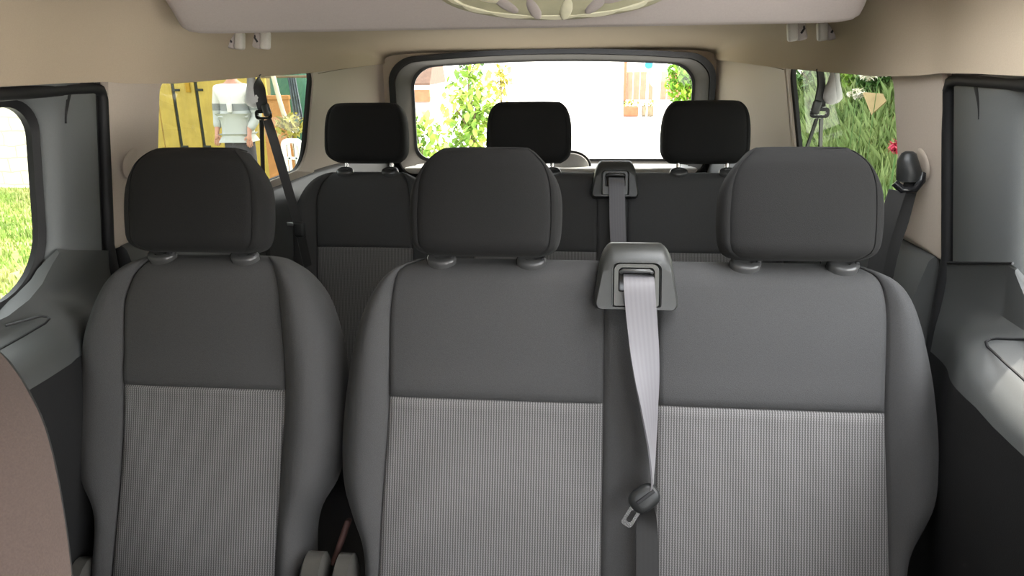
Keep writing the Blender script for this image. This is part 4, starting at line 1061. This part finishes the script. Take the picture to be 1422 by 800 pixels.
for i, (px_, py_, Y, r, m, lab) in enumerate(((1228, 112, 9.0, .30, 'leafd', 'dark green bush at the top right of the right rear side window'), (1190, 114, 10.2, .32, 'leaf', 'light green bush above the tan stone slab'), (1140, 108, 11.6, .62, 'leafd', 'shady bush behind the hanging belt of the right rear window'))):
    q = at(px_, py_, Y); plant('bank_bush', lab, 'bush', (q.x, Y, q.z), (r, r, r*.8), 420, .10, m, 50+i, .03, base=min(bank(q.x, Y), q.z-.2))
for i, (px_, py_, lab) in enumerate(((1190, 131, 'cream blossom cluster left of the tan stone slab'), (1205, 104, 'cream blossom cluster above the tan stone slab'), (1221, 99, 'cream blossom cluster on the dark bush at the window top'))):
    q = at(px_, py_, 7.6-.2*i); r = thing('blossom', lab, 'flower', q, 'cream blossoms on the bank')
    obj('petals', foliage(q, (.09, .06, .05), 60, .05, 60+i), 'blossom', r, sharp=0, recalc=False)
    obj('stem', MB().tube([(q.x, q.y, min(bank(q.x, q.y), q.z-.2)), (q.x, q.y, q.z)], .003, 6), 'leafd', r)

hg = thing('added_hedge', 'added tall hedge, out of view, blocking sky light at the left front', 'hedge', (-2.6, -3.0, GZ))  # hedge added out of sight to keep sky light off the left seats
obj('added_hedge_body', MB().box((-2.75, -3.2, GZ+2.1), (.7, 9.0, 4.2), .15), 'hedge', hg)
hb_ = MB(); rnd = random.Random(77)
for _ in range(5000):
    p = Vector((-2.38+rnd.uniform(-.06, .05), rnd.uniform(-7.7, 1.3), GZ+rnd.uniform(0, 4.2))); m = Matrix.Rotation(rnd.uniform(0, 6.3), 3, 'X') @ Matrix.Rotation(rnd.uniform(-1, 1), 3, 'Z')
    hb_.add([p+m @ Vector(v)*.09 for v in ((0, -.6, 0), (.05, 0, .3), (0, .7, 0), (-.05, 0, -.3))], [(0, 1, 2, 3)])
obj('leaves', hb_, 'hedge', hg, sharp=0, recalc=False)
# ------------------------------------------------------------------ light
w = bpy.data.worlds.new('sky'); SC.world = w; w.use_nodes = True; nt = w.node_tree
bg = nt.nodes['Background']; sk = nt.nodes.new('ShaderNodeTexSky'); sk.sky_type = 'NISHITA'; sk.sun_disc = False
sk.sun_elevation = R(48); sk.sun_rotation = R(60); sk.air_density = 1.0; sk.dust_density = 5.0; sk.ozone_density = .6
mxw = nt.nodes.new('ShaderNodeMixRGB'); mxw.inputs['Fac'].default_value = .6; mxw.inputs['Color2'].default_value = (9, 9, 9, 1)
nt.links.new(sk.outputs[0], mxw.inputs['Color1']); nt.links.new(mxw.outputs[0], bg.inputs[0]); bg.inputs[1].default_value = .62
sd = bpy.data.lights.new('sun', 'SUN'); sd.energy = 4.4; sd.angle = R(1.2); sd.color = (1, .95, .86)
so = bpy.data.objects.new('sun', sd); C.objects.link(so); so.rotation_euler = Vector((.45, .45, .77)).to_track_quat('Z', 'Y').to_euler()
SC.view_settings.view_transform = 'Standard'; SC.view_settings.look = 'None'; SC.view_settings.gamma = 1; SC.view_settings.use_curve_mapping = False
SC.view_settings.exposure = 1.62
SC.cycles.use_denoising = True
SC.cycles.max_bounces = 10; SC.cycles.transparent_max_bounces = 12
